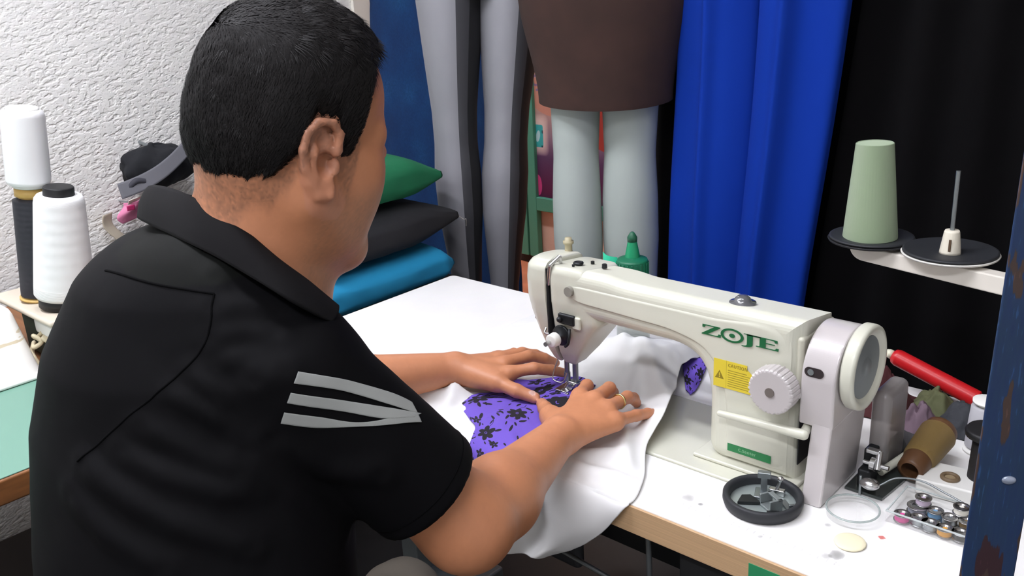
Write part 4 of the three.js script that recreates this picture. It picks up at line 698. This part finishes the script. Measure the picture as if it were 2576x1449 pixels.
{
  // brown cone of thread on its side, other spools
  const cone = (name, label, pos, up, parts) => { const g = thing(name, label, 'thread spool', pos); g.quaternion.setFromUnitVectors(V(0, 1, 0), V(...up).normalize()); for (const [n, pts, m] of parts) mesh(n, lathe(pts, 36), m, g); return g; };
  const brown = mat(0x5e3f26, .45), gold = mat(0x8f7440, .55, { bumpMap: weaveAt(8, 40), bumpScale: .0005 });
  cone('thread_cone', 'brown plastic cone with gold thread lying on its side', [.596, T + .0235, -.036], [.04, .16, -1], [['core', [[.011, 0], [.0165, .001], [.0178, .02], [.0215, .095], [.0215, .1], [.019, .1], [.0145, .02], [.012, .004], [.011, 0]], brown], ['thread', [[.0182, .024], [.0206, .03], [.0238, .088], [.021, .092]], gold]]);
  cone('thread_cone', 'pale grey thread spool at the back by the blue post', [.640, T, -.185], [0, 1, 0], [['core', [[0, 0], [.024, 0], [.024, .004], [.012, .006], [.012, .07], [.018, .072], [.018, .076], [0, .076]], M.white], ['thread', [[.013, .006], [.022, .008], [.0205, .04], [.019, .066], [.013, .068]], mat(0xb9b8bd, .7)]]);
  cone('thread_cone', 'black thread spool standing beside the blue post', [.672, T, -.075], [0, 1, 0], [['core', [[0, 0], [.022, 0], [.022, .004], [.009, .006], [.009, .078], [.026, .08], [.027, .086], [.024, .09], [0, .09]], M.black], ['thread', [[.01, .006], [.019, .008], [.017, .07], [.01, .074]], mat(0x1b191a, .7)]]);
  const wb = thing('attachment_box', 'white plastic box with a brown ring on its lid', 'box', [.640, T, -.055], .12);
  mesh('body', box(-.036, .036, .0006, .022, -.03, .026, .003, 3), M.white, wb); mesh('ring', new THREE.TorusGeometry(.009, .0028, 10, 28).rotateX(Math.PI / 2).translate(0, .0235, .006), mat(0x75624a, .5), wb); mesh('plug', new THREE.CylinderGeometry(.0085, .0085, .003, 24).translate(0, .022, .006), mat(0x9c8a6c, .5), wb);
  const a = V(.4685, T + .0625, -.296), b = V(.612, T + .0195, -.292), d = b.clone().sub(a).normalize();
  const rm = thing('red_marker', 'red marker pen with white tip leaning behind the handwheel', 'marker', [a.x, a.y, a.z]); rm.quaternion.setFromUnitVectors(V(0, 1, 0), d);
  mesh('barrel', lathe([[0, .004], [.007, .005], [.011, .008], [.0132, .014], [.0132, .137], [.012, .139], [0, .139]], 28), mat(0xc01c22, .35), rm);
  mesh('tip', lathe([[0, -.006], [.005, -.005], [.0068, -.001], [.0075, .006], [0, .006]], 24), mat(0xdedcc4, .5), rm);
  mesh('end_cap', lathe([[.0098, .139], [.0105, .1395], [.0105, .149], [.009, .152], [0, .152]], 24), mat(0xb9c0d0, .4), rm);
  // clutter at the back of the table: crumpled offcuts
  const scrap = (label, c, cx, cz, w, dp, h, sd) => single('fabric_offcut', solid(26, 20, (u, v) => { const x = cx + (u - .5) * w, z = cz + (v - .5) * dp; const e = Math.sin(u * Math.PI) * Math.sin(v * Math.PI); return [x + .01 * fbm(u * 5 + sd, v * 5, 1, 2), T + .0018 + h * e * (.35 + fbm(u * 6 + sd, v * 6, 3, 3)) , z + .01 * fbm(u * 5, v * 5 + sd, 2, 2)]; }, .0016), mat(c, .85), label, 'fabric scrap', 'offcuts behind the handwheel');
  scrap('crumpled dark red offcut behind the handwheel', 0x4e2226, .475, -.245, .09, .1, .06, 1); scrap('crumpled olive offcut under the red marker', 0x55583a, .545, -.275, .07, .06, .035, 5); scrap('crumpled mauve offcut beside the brown cone', 0x6e5a66, .545, -.205, .06, .055, .045, 9); scrap('crumpled dark grey offcut at the table back', 0x33353a, .60, -.235, .08, .07, .045, 14);
}
/* ------------------------------------------------------------------ thread stand */
{
  const y = .972, g = thing('thread_stand', 'white metal thread stand with two round black padded plates', 'thread stand', [0, 0, 0]);
  const A = [.392, y - .009, -.326], B = [.652, y - .009, -.277], ang = Math.atan2(-(B[2] - A[2]), B[0] - A[0]), L = Math.hypot(B[0] - A[0], B[2] - A[2]);
  const sh = new THREE.Shape(); sh.moveTo(0, .004); sh.lineTo(0, -.0); sh.quadraticCurveTo(.005, -.012, .02, -.013); sh.lineTo(L, -.017); sh.lineTo(L, .006); sh.lineTo(.004, .006);
  mesh('arm', new THREE.ExtrudeGeometry(sh, { depth: .02, bevelEnabled: true, bevelSize: .002, bevelThickness: .002, bevelSegments: 2 }).translate(0, 0, -.01).rotateY(ang).translate(...A), mat(0xe3ddd2, .4), g);
  mesh('pole', merge([rod([.658, T + .001, -.276], [.658, 1.5, -.276], .008), rod([.658, T + .001, -.276], [.658, T + .012, -.276], .026, .02, 28)]), M.greyMetal, g);
  mesh('clamp', box(.642, .672, y - .035, y + .008, -.296, -.256, .004), mat(0xe3ddd2, .4), g);
  const plate = (x, z, r, n) => {
    mesh('plate', lathe([[0, 0], [r * .6, 0], [r, .0045], [r + .0015, .007], [r, .008], [r * .6, .0035], [0, .0035]], 56).translate(x, y, z), n ? mat(0xe3e1da, .45) : M.dark, g);
    mesh('pad', lathe([[.012, .0037], [r * .66, .0055], [r * .99, .0085], [r * .99, .0115], [r * .94, .0125], [r * .6, .0085], [.012, .006]], 56).translate(x, y, z), M.rubber, g);
    mesh('post_base', merge([lathe([[0, 0], [.015, 0], [.0145, .006], [.0108, .034], [.0095, .037], [0, .037]], 28)]).translate(x, y + .004, z), mat(0xe6dfcd, .45), g);
    mesh('spool_pin', rod([x, y + .038, z], [x, y + (n ? .128 : .10), z], .0032), M.steel, g);
  };
  plate(.412, -.336, .063, 0); plate(.533, -.322, .0655, 1);
  mesh('slit', box(.534, .5375, y + .012, y + .03, -.3092, -.3075, .0005), mat(0x5a4632, .6), g);
  const cg = thing('thread_net_cone', 'pale green translucent plastic cone on the left plate of the thread stand', 'cone', [.409, y + .0085, -.338]); cg.rotation.z = .02;
  mesh('cone_wall', lathe([[.0405, 0], [.0405, .002], [.0275, .146], [.0265, .147], [.0258, .146], [.0388, .002], [.0388, 0], [.0405, 0]], 48), mat(0xc4d8b4, .7, { transmission: .55, thickness: 0, bumpMap: weaveAt(30, 30), bumpScale: .0004 }), cg);
  mesh('top_disc', lathe([[0, .1445], [.0268, .1445], [.0268, .146], [0, .146]], 40), mat(0xc4d8b4, .7, { transmission: .35, thickness: 0 }), cg);
}
/* ------------------------------------------------------------------ oil bottle behind the arm */
{
  const g = thing('oil_bottle', 'green oil bottle with ribbed cap and pointed nozzle behind the machine arm', 'bottle', [.054, T + .0005, -.205]);
  const gm = mat(0x1f8f62, .35);
  mesh('bottle', lathe([[0, 0], [.027, 0], [.029, .004], [.029, .115], [.024, .128], [.018, .132], [0, .132]], 36).translate(0, .001, 0), mat(0xd9dcd8, .2, { transmission: .8, thickness: 0 }), g);
  const ribs = [lathe([[0, .132], [.0262, .132], [.027, .136], [.027, .166], [.0255, .17], [.013, .174], [0, .174]], 40)]; for (let i = 0; i < 22; i++) { const a = i / 22 * 6.283; ribs.push(box(-.0018, .0018, .136, .165, .0262, .0285, .0006, 1).rotateY(a)); }
  mesh('cap', merge(ribs), mat(0x14694a, .45), g);
  mesh('nozzle', lathe([[.013, .172], [.0128, .176], [.0082, .2], [.0075, .205], [.0075, .209], [.0055, .213], [0, .213]], 28), gm, g);
  mesh('nozzle_tip', lathe([[0, .205], [.0085, .205], [.0085, .213], [.005, .219], [.0025, .222], [0, .222]], 20).translate(0, -.004, 0), mat(0x1c5a40, .5), g);
  const tag1 = mesh('paper_tag', solid(6, 4, (u, v) => [-.026 - .03 * u, .142 + .028 * v + .006 * u, .008 + .008 * Math.sin(u * 3)], .0008), mat(0x2cc79a, .6), g);
}
/* ------------------------------------------------------------------ blue steel post close to the camera */
{
  const rust = tex(256, 1024, (u, v) => { const n = fbm(u * 5, v * 36, 3, 4), m = fbm(u * 26, v * 150, 9, 3); const hole = ((v * 22) % 1); const blot = Math.hypot((u - .48) / .32, (hole - .5) / .36) + (fbm(u * 14, v * 90, 5, 3) - .5) * .9; let c = [.075 + .04 * m, .17 + .05 * m, .30 + .07 * n]; if (blot < .72 && v < .46 && v > .05) c = [.2, .11, .14]; if (n > .66) c = [.27, .2, .18]; if (m > .74) c = c.map(q => q * 1.35); return c; });
  const rm = mat(0xffffff, .5, { map: rust });
  const g = thing('steel_post', 'chipped blue painted steel post standing close to the camera', 'post', [.757, 0, .320], YAW - .12);
  const flat = (x0, x1, z0, z1) => { const q = box(x0, x1, 0, 2.1, z0, z1, .0012, 2); const p = q.attributes.position, uv = q.attributes.uv; for (let i = 0; i < p.count; i++) uv.setXY(i, (p.getX(i) + .022) / .044 + p.getZ(i) * 8, p.getY(i) / 2.1); return q; };
  mesh('front_flange', flat(-.022, .021, -.0015, .0015), rm, g); mesh('side_flange', flat(.019, .022, -.042, .0005), rm, g);
  mesh('foot_plate', box(-.04, .045, 0, .006, -.055, .03, .001), M.blackMetal, g);
  mesh('rivet', new THREE.SphereGeometry(.0038, 16, 10).scale(1.5, 1, .5).translate(.004, .99, .002), mat(0xaab4c8, .3, { metalness: .5 }), g);
  mesh('sticker', box(.0, .021, 1.136, 1.165, .0012, .0021, .0003), mat(0xb9a06a, .6), g);
  mesh('white_clip', box(-.001, .012, 1.228, 1.262, -.004, .008, .004, 3), M.white, g);
  g.rotation.order = 'YXZ'; g.rotation.z = -.022; 
}
/* ------------------------------------------------------------------ side table with overlock machine and thread cones */
{
  const g = thing('side_table', 'wooden side table with a mint green sheet on top beside the man', 'table', [0, 0, 0]);
  const wood = tex(512, 256, (u, v) => { const k = .85 + .5 * (tile((x, y) => fbm(x * .5, y * 5, 4, 5), 12)(u, v) - .5); return [.62 * k, .40 * k, .22 * k]; });
  const wm = mat(0xffffff, .5, { map: wood });
  mesh('wooden_top', uvBox(box(-1.24, -.415, T - .042, T - .002, .24, 1.3, .004), 1.6), wm, g);
  mesh('mint_sheet', box(-1.235, -.418, T - .002, T, .505, 1.295, .0008), mat(0x6f9a88, .5), g);
  for (const [x, z] of [[-1.18, .3], [-.48, .3], [-1.18, 1.24], [-.48, 1.24]]) mesh('leg', box(x - .03, x + .03, 0, T - .042, z - .03, z + .03, .004), wm, g);
  mesh('rail', box(-1.18, -.48, T - .13, T - .045, .285, .31, .003), wm, g); mesh('shelf', box(-1.2, -.46, .2, .225, .28, 1.26, .003), mat(0x2a211c, .7), g);
  // overlock machine
  const o = thing('overlock_machine', 'white overlock machine housing with scuffed side on the mint sheet', 'sewing machine', [-.845, T, .565]);
  const scuff = tex(256, 256, (u, v) => { const k = fbm(u * 7, v * 16, 3, 4), r = (v > .5 && v < .66 && k > .56) ? .16 : 0; return [.93 - r * .7, .925 - r * 1.0, .90 - r * 1.5]; });
  const wm2 = mat(0xffffff, .4, { map: scuff });
  mesh('housing', grid(40, 20, (u, v) => { const a = u * Math.PI * 2, p = 5, c = Math.cos(a), s = Math.sin(a), k = v === 0 || v === 1 ? .001 : 1; const vv = clamp((v * 22 - 1) / 20), top = 1 - .16 * vv - .25 * sstep(.86, 1, vv); const w = .135 - .052 * vv; return [-.035 + .0 * vv + Math.sign(c) * Math.abs(c) ** (2 / p) * w * lerp(1, .9, sstep(.9, 1, vv)) * k - .02 * vv, .001 + vv * .125, Math.sign(s) * Math.abs(s) ** (2 / p) * .075 * top * k]; }, true), wm2, o);
  mesh('base_flange', box(-.18, .105, .0005, .008, -.08, .08, .004), M.white, o);
  mesh('slot', box(.062, .067, .03, .037, -.012, .012, .003).rotateY(0), M.dark, o);
  mesh('looper_cover', box(-.16, .06, .01, .08, .074, .082, .006), M.white, o);
  mesh('dark_handle', new THREE.SphereGeometry(.022, 20, 14).scale(1, .8, 1.2).translate(.03, .02, .13), mat(0x5c4038, .4), o);
  // thread tree
  const st = thing('cone_stand', 'low cone stand with a pale board behind the overlock machine', 'thread stand', [-.80, T, .40]);
  mesh('board', box(-.18, .09, .095, .107, -.08, .085, .006), mat(0xcfc4b2, .5), st); mesh('wedge', box(-.02, .07, .06, .09, .01, .074, .006), M.white, st);
  for (const x of [-.15, .06]) mesh('support', rod([x, -.0015, 0], [x, .096, 0], .012), M.greyMetal, st);
  mesh('box_motor', box(-.12, -.02, -.001, .085, -.03, .06, .006), mat(0x2a3a28, .6), st);
  const lean = (gr, t) => gr.quaternion.setFromUnitVectors(V(0, 1, 0), V(.733 * t, 1, -.68 * t).normalize());
  const thr = mat(0xf0f0ee, .55, { bumpMap: tex(8, 256, (u, v) => .5 + .5 * Math.sin(v * 256 * 1.3), { srgb: false }), bumpScale: .0003 });
  const c1 = thing('thread_cone', 'tall white thread cone with black tip beside the wall', 'thread spool', [-.783, T + .109, .424]); lean(c1, .15);
  mesh('core', lathe([[0, 0], [.045, 0], [.045, .012], [.042, .016], [.026, .214], [.026, .222], [.024, .2245], [0, .2245]], 40), M.black, c1);
  mesh('thread', lathe([[.03, .017], [.0485, .018], [.052, .024], [.0515, .04], [.0425, .195], [.041, .203], [.037, .2085], [.026, .209]], 56), thr, c1);
  const c2 = thing('thread_cone', 'black thread tube standing at the left picture edge', 'thread spool', [-.868, T + .109, .437]); lean(c2, .13);
  mesh('core', lathe([[0, 0], [.034, 0], [.034, .004], [.02, .006], [.02, .2], [.026, .2], [.026, .215], [0, .215]], 36), mat(0xc6a25a, .5), c2);
  mesh('thread', lathe([[.02, .006], [.0315, .008], [.0305, .192], [.02, .196]], 44), mat(0x24242b, .6, { bumpMap: thr.bumpMap, bumpScale: .0003 }), c2);
  const up2 = V(.733 * .13, 1, -.68 * .13).normalize();
  const c3 = thing('thread_cone', 'glossy white thread spool stacked on the black thread tube', 'thread spool', [-.868 + up2.x * .2155, T + .109 + up2.y * .2155, .437 + up2.z * .2155]); lean(c3, .13);
  mesh('core', lathe([[0, 0], [.026, 0], [.03, .004], [.028, .14], [.026, .146], [.02, .147], [0, .147]], 36), M.white, c3);
  mesh('thread', lathe([[.029, .005], [.036, .008], [.0378, .014], [.0368, .13], [.034, .139], [.028, .142]], 48), mat(0xf0f0ef, .3, { clearcoat: .4 }), c3);
  // knotted cable
  single('cable', tube([[-.77, T + .085, .455], [-.79, T + .07, .468], [-.805, T + .055, .48], [-.80, T + .062, .486], [-.79, T + .05, .478], [-.80, T + .04, .49], [-.812, T + .045, .484], [-.805, T + .03, .493], [-.796, T + .02, .494], [-.795, T + .006, .489], [-.81, T + .004, .484]], .0042, 120, 8), mat(0xcfc3a4, .6), 'knotted cream cable hanging beside the overlock machine', 'cable');
  single('cable_plug', merge([rod([-.772, T + .052, .468], [-.786, T + .058, .474], .007), rod([-.76, T + .062, .464], [-.772, T + .052, .468], .004)]), mat(0xcfc3a4, .6), 'cream plug end of the knotted cable', 'plug');
}
/* ------------------------------------------------------------------ folded fabrics on a bench */
{
  const b = thing('bench', 'low dark bench carrying the folded fabrics', 'bench', [0, 0, 0]);
  mesh('top', box(-1.3, -.585, .67, .70, -.44, .19, .004), mat(0x3a2f28, .6), b); for (const [x, z] of [[-1.26, -.40], [-.62, -.40], [-1.26, .15], [-.62, .15]]) mesh('leg', box(x - .025, x + .025, 0, .67, z - .025, z + .025, .003), mat(0x3a2f28, .6), b);
  const bundle = (name, label, c, x0, x1, y0, y1, z0, z1, taper, drop) => {
    const geo = grid(72, 60, (u, v) => {
      const a = u * Math.PI * 2, k = (v === 0 || v === 1) ? .001 : 1, vv = clamp((v * 62 - 1) / 60), z = lerp(z0, z1, vv), e = sstep(0, taper, vv), hh = (y1 - y0) / 2 * lerp(.28, 1, Math.sqrt(e)), w = (x1 - x0) / 2 * lerp(.93, 1, e), p = 3.4;
      const c1 = Math.cos(a), s1 = Math.sin(a); const n = .007 * (fbm(c1 * 3 + z * 12, s1 * 6 + 4, z * 9, 3) - .5);
      const cy = (y0 + y1) / 2 - drop * (1 - e) + 0 * hh;
      return [(x0 + x1) / 2 + Math.sign(c1) * Math.abs(c1) ** (2 / p) * (w + n) * k, Math.max(y0 + .0005, cy + Math.sign(s1) * Math.abs(s1) ** (2 / p) * (hh + n * .6) * k), z];
    }, true);
    return single(name, geo, mat(c, .85, { bumpMap: weaveAt(90, 60), bumpScale: .0005, sheen: .3 }), label, 'fabric', 'folded fabrics on the bench');
  };
  bundle('folded_fabric', 'teal blue folded fabric at the bottom of the stack', 0x0f88b6, -.97, -.60, .7005, .79, -.415, -.02, .09, .0);
  bundle('folded_fabric', 'charcoal black folded fabric in the middle of the stack', 0x1c1c20, -.98, -.62, .7905, .905, -.46, -.06, .42, .0);
  bundle('folded_fabric', 'bright green folded fabric on top of the stack', 0x046a42, -1.0, -.64, .9055, 1.012, -.435, -.12, .36, .008);
  single('loose_thread', tube([[-.66, .849, -.462], [-.64, .842, -.468], [-.625, .836, -.47], [-.615, .84, -.466], [-.622, .82, -.472]], .0012, 30, 5), mat(0x8f8a84, .7), 'frayed grey thread end on the charcoal fabric', 'thread');
}
/* ------------------------------------------------------------------ things on the left wall */
{
  const g = thing('cap', 'black cap with grey brim hanging on the stucco wall', 'cap', [-1.27, .99, .0]);
  mesh('crown', grid(40, 24, (u, v) => { const a = u * 6.2832, b = (v - .5) * Math.PI; const r = 1 + .55 * (fbm(Math.cos(a) * 2 + 3, Math.sin(a) * 2, v * 4, 3) - .5); return [.058 * Math.cos(b) * Math.cos(a) * r, .052 * Math.sin(b) * r - .004, .098 * Math.cos(b) * Math.sin(a) * r - .04]; }, true), mat(0x14161c, .8, { bumpMap: weaveAt(30, 20), bumpScale: .0006 }), g);
  mesh('brim', solid(30, 8, (u, v) => { const z = lerp(.092, -.10, u), y = lerp(-.036, .042, u) + .036 * (v - .5) - .012 * Math.sin(u * 3.1); return [.066 + .014 * Math.sin(u * 3.1) - .012 * v, y, z]; }, .004), mat(0x66666c, .8), g);
  mesh('strap', tube([[.045, -.05, .072], [.06, -.03, .066], [.066, -.018, .05], [.068, -.022, .03]], .008, 24, 8), mat(0x3a3a42, .8), g);
  mesh('hook', rod([-.072, .05, -.04], [-.02, .045, -.04], .004), M.steel, g);
  const p = thing('paper_flower', 'crumpled pink and white scrap hanging on the wall below the cap', 'scrap', [-1.29, .885, .03]);
  mesh('pink_fold', solid(14, 12, (u, v) => [-.01 + .03 * Math.sin(u * 3) * v, -.03 + .05 * v + .01 * u, .03 - .055 * u + .012 * Math.sin(v * 5)], .002), mat(0xe58ab0, .7), p);
  mesh('white_fold', solid(14, 10, (u, v) => [.008 + .01 * v, .018 + .026 * u + .012 * v * (1 - u), .016 - .095 * u], .002), mat(0xeee2d6, .7), p);
  mesh('magenta_fold', solid(6, 5, (u, v) => [.03, .008 + .012 * v, .03 - .02 * u], .002), mat(0xcf2d70, .7), p);
  mesh('cream_ribbon', solid(8, 20, (u, v) => [-.03 + .015 * u, .0 - .1 * v, .042 + .03 * u - .02 * v + .01 * Math.sin(v * 6)], .002), mat(0xcfc3ae, .7), p);
  mesh('pin', rod([-.05, .02, .01], [.0, .022, .01], .002), M.steel, p);
}
/* ------------------------------------------------------------------ garments and leg forms behind the table */
{
  const rail = thing('garment_rail', 'steel rail holding the hanging garments above the picture', 'rail', [0, 0, 0]);
  mesh('bar', rod([-1.33, 1.95, -.72], [1.6, 1.95, -.72], .014), M.steel, rail); for (const x of [-1.2, 1.5]) mesh('drop', rod([x, 1.95, -.72], [x, CEIL, -.72], .01), M.steel, rail);
  const hook = (parent, x, y, z) => mesh('hook', tube([[x, y, z], [x, 1.9, z * .3 - .72 * .7], [x, 1.968, -.72], [x, 1.962, -.745]], .004, 30, 8), M.steel, parent);
  // rough blue sheet
  const bt = tex(256, 512, (u, v) => { const n = fbm(u * 9, v * 18, 3, 5), m = hash(u * 256 | 0, v * 512 | 0, 5); const l = n > .58 ? .12 * (n - .58) * 3 * m : 0; return [.03 + .05 * m * n + l * .5, .17 + .10 * n + .03 * m + l * .6, .36 + .12 * n + .05 * m + l * .4]; });
  const sh = single('blue_sheet', solid(40, 90, (u, v) => { const y = lerp(.25, 1.9, v), xl = lerp(-1.335, -1.262, clamp((y - .6) / .8)) + .009 * (fbm(v * 60, 2, 1, 3) - .5) * (u < .02 ? 1 : 0); return [lerp(xl, -.76, u), y, -.80 - .03 * u + .02 * Math.sin(u * 7 + v * 2) + .004 * fbm(u * 30, v * 60, 1, 2)]; }, .012), mat(0xffffff, .95, { map: bt, bumpMap: weaveAt(20, 60), bumpScale: .002 }), 'rough deep blue foam sheet hanging next to the stucco wall', 'sheet');
  // a lofted leg
  const leg = (cx, cz, tilt, ys, rs, rzk, fn, nu = 48, a0 = 0, a1 = Math.PI * 2) => grid(nu, 60, (u, v) => { const y = lerp(ys[0], ys[ys.length - 1], v), r = pl(ys, rs, y), a = lerp(a0, a1, u); const off = fn ? fn(y) : 0; return [cx + tilt[0] * (y - 1) + r * Math.cos(a), y, cz + tilt[1] * (y - 1) + off + r * rzk * Math.sin(a)]; }, a1 - a0 > 6.28);
  const lyL = [.42, .5, .62, .72, .82, .92, 1.0, 1.08, 1.2, 1.34, 1.42], lrL = [.036, .034, .037, .046, .056, .059, .054, .056, .068, .082, .088];
  const cm = mat(0x48484d, .42, { metalness: .35, bumpMap: weaveAt(40, 120), bumpScale: .0003 }), gm = mat(0x939399, .40, { metalness: .35, bumpMap: weaveAt(40, 120), bumpScale: .0003 }), bm = mat(0x131316, .55, { bumpMap: weaveAt(40, 120), bumpScale: .0003 });  // leggings: gm is the grey, cm and bm put shade into the colour
  const L1 = thing('leg_mannequin', 'hanging leg form in shiny grey leggings, right sides darkened as painted shade', 'mannequin', [0, 0, 0]);
  // camera-facing angle of these legs is about 45 degrees; charcoal and black strips paint shade down the right side
  const bow = y => .012 * Math.sin((y - .5) * 4);
  for (const [cx, cz, t] of [[-.722, -.566, [0, 0]], [-.628, -.648, [.05, -.05]]]) {
    mesh('grey_front', leg(cx, cz, t, lyL, lrL, 1, bow, 36, .62, 3.7), gm, L1); mesh('half_shade_strip', leg(cx, cz, t, lyL, lrL, 1, bow, 8, .18, .62), cm, L1); mesh('painted_shade_side', leg(cx, cz, t, lyL, lrL, 1, bow, 24, 3.7, 6.4632), bm, L1);
    mesh('foot', new THREE.SphereGeometry(.045, 20, 14).scale(.85, .7, 1.7).translate(cx - .6 * t[0], .40, cz + .03 - .6 * t[1]), gm, L1);
  }
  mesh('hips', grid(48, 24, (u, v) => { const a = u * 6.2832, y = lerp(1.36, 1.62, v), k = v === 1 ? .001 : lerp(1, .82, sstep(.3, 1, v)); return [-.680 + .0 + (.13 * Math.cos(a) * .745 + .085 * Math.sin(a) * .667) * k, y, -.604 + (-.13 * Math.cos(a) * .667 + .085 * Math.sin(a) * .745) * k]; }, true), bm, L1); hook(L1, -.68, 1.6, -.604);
  // second form with brown skirt
  const m2 = mat(0xa9b2ad, .7, { bumpMap: weaveAt(40, 120), bumpScale: .0003 });
  const L2 = thing('leg_mannequin', 'hanging leg form with pale grey stockings under a brown skirt', 'mannequin', [0, 0, 0]);
  const y2 = [.42, .5, .6, .7, .8, .9, 1.0, 1.1, 1.25, 1.4], r2 = [.034, .036, .043, .052, .057, .056, .051, .055, .066, .074];
  for (const [cx, cz] of [[-.360, -.590], [-.262, -.662]]) { mesh('leg', leg(cx, cz, [0, 0], y2, r2.map(r => cx > -.3 ? r * 1.13 : r), 1, bow), m2, L2); mesh('foot', new THREE.SphereGeometry(.045, 20, 14).scale(.85, .7, 1.7).translate(cx, .40, cz + .03), m2, L2); }
  mesh('hips', grid(48, 24, (u, v) => { const a = u * 6.2832, y = lerp(1.38, 1.66, v), k = v === 1 ? .001 : lerp(1, .8, sstep(.3, 1, v)); return [-.311 + (.125 * Math.cos(a) * .8 + .08 * Math.sin(a) * .6) * k, y, -.626 + (-.125 * Math.cos(a) * .6 + .08 * Math.sin(a) * .8) * k]; }, true), m2, L2); hook(L2, -.311, 1.64, -.626);
  const st = tex(256, 256, (u, v) => { const n = tile((x, y) => fbm(x, y, 2, 4), 8)(u, v), m = tile((x, y) => fbm(x * 3, y * 3, 6, 3), 8)(u, v); return [.17 + .08 * n + .04 * m, .105 + .05 * n + .03 * m, .085 + .045 * n + .025 * m]; });
  const sm = mat(0xffffff, .9, { map: st, bumpMap: weaveAt(40, 30), bumpScale: .0008 });
  const sk = thing('brown_skirt', 'brown suede skirt on the leg form with pale stockings', 'skirt', [0, 0, 0]);
  // elongated across the line of view: long axis direction (.8,-.6)
  const ring = (a, rx, rz) => { const p = rx * Math.cos(a), q = rz * Math.sin(a); return [p * .8 + q * .6, -p * .6 + q * .8]; };
  mesh('skirt_body', solid(90, 40, (u, v) => { const a = u * 6.2832, y = lerp(1.175, 1.66, v), k = lerp(1, 1.06, v) * lerp(1, .78, sstep(.5, 1, v)), w = 1 + .02 * Math.sin(a * 9) * (1 - v); const [x, z] = ring(a, lerp(.140, .172, sstep(0, .45, v)) * k * w, .112 * k * w); return [-.318 + x, y, -.630 + z]; }, .003), sm, sk);
  mesh('front_panel', solid(50, 40, (u, v) => { const a = lerp(-.35, 3.0, u), y = lerp(1.122 - .012 * Math.sin(u * 3.1), 1.66, v), k = lerp(.80, 1.0, sstep(0, .5, v)) * lerp(1, .85, sstep(.5, 1, v)), w = 1 + .014 * Math.sin(a * 5 + 1) * (1 - v); const q = lerp(1, .85, sstep(.5, 1, v)); const [x, z] = ring(a, lerp(.147, .184, sstep(0, .45, v)) * q * w, .121 * q * w); return [-.312 + x, y, -.628 + z]; }, .003), sm, sk);
  // royal blue trousers
  const bl = mat(0x0434a0, .85, { bumpMap: weaveAt(60, 200), bumpScale: .0004, specularIntensity: .4 });
  const tr = thing('blue_trousers', 'royal blue trousers with sharp creases hanging from the rail', 'trousers', [0, 0, 0]);
  const tl = (cx, w0, w1, ph) => grid(90, 60, (u, v) => { const a = u * 6.2832, y = lerp(.35, 1.55, v), w = lerp(w0, w1, v), c = Math.cos(a), s = Math.sin(a); const crease = .022 * Math.exp(-(((c - .05 + .25 * ph) / .16) ** 2)) * (s > 0 ? 1 : 0), fold = .011 * Math.sin(c * 3.6 + ph * 3 + y * .5) * (s > 0 ? 1 : .3); return [cx + w * c + (y - 1) * (.03 + .05 * ph), y, -.70 + .034 * Math.sign(s) * Math.abs(s) ** .8 + crease + fold + .004 * Math.sin(y * 9 + ph)]; }, true);
  mesh('trouser_leg', tl(-.084, .097, .09, 0), bl, tr); mesh('trouser_leg', tl(.090, .072, .096, 1), bl, tr);
  mesh('waist', solid(40, 12, (u, v) => { const a = u * 6.2832, y = lerp(1.5, 1.74, v); return [.0 + .185 * Math.cos(a), y, -.70 + .045 * Math.sin(a)]; }, .003), bl, tr); hook(tr, 0, 1.72, -.70);
  // black garments behind
  const bk = mat(0x0b0a0c, .9, { specularIntensity: .25, bumpMap: weaveAt(120, 120), bumpScale: .0005 });
  const cu = single('black_drape', solid(160, 40, (u, v) => { const y = lerp(.12, 1.9, v), x = lerp(-.305, 1.45, u); return [x, y, -.845 - .05 * u + .022 * Math.sin(u * 62 + .6 * Math.sin(y * 2)) * lerp(1, .6, v) + .016 * Math.sin(u * 23 + 1)]; }, .003), bk, 'long black cloth hanging in folds behind the blue trousers', 'cloth');
  const cu2 = single('black_garment', solid(70, 40, (u, v) => { const y = lerp(.2, 1.85, v), x = lerp(.168 + .112 * (y - 1), .66, u); return [x, y, -.772 + .016 * Math.sin(u * 26 + y * .8) - .02 * u]; }, .003), bk, 'black garment hanging right of the blue trousers', 'clothing');
}
renderer.render(scene, camera);
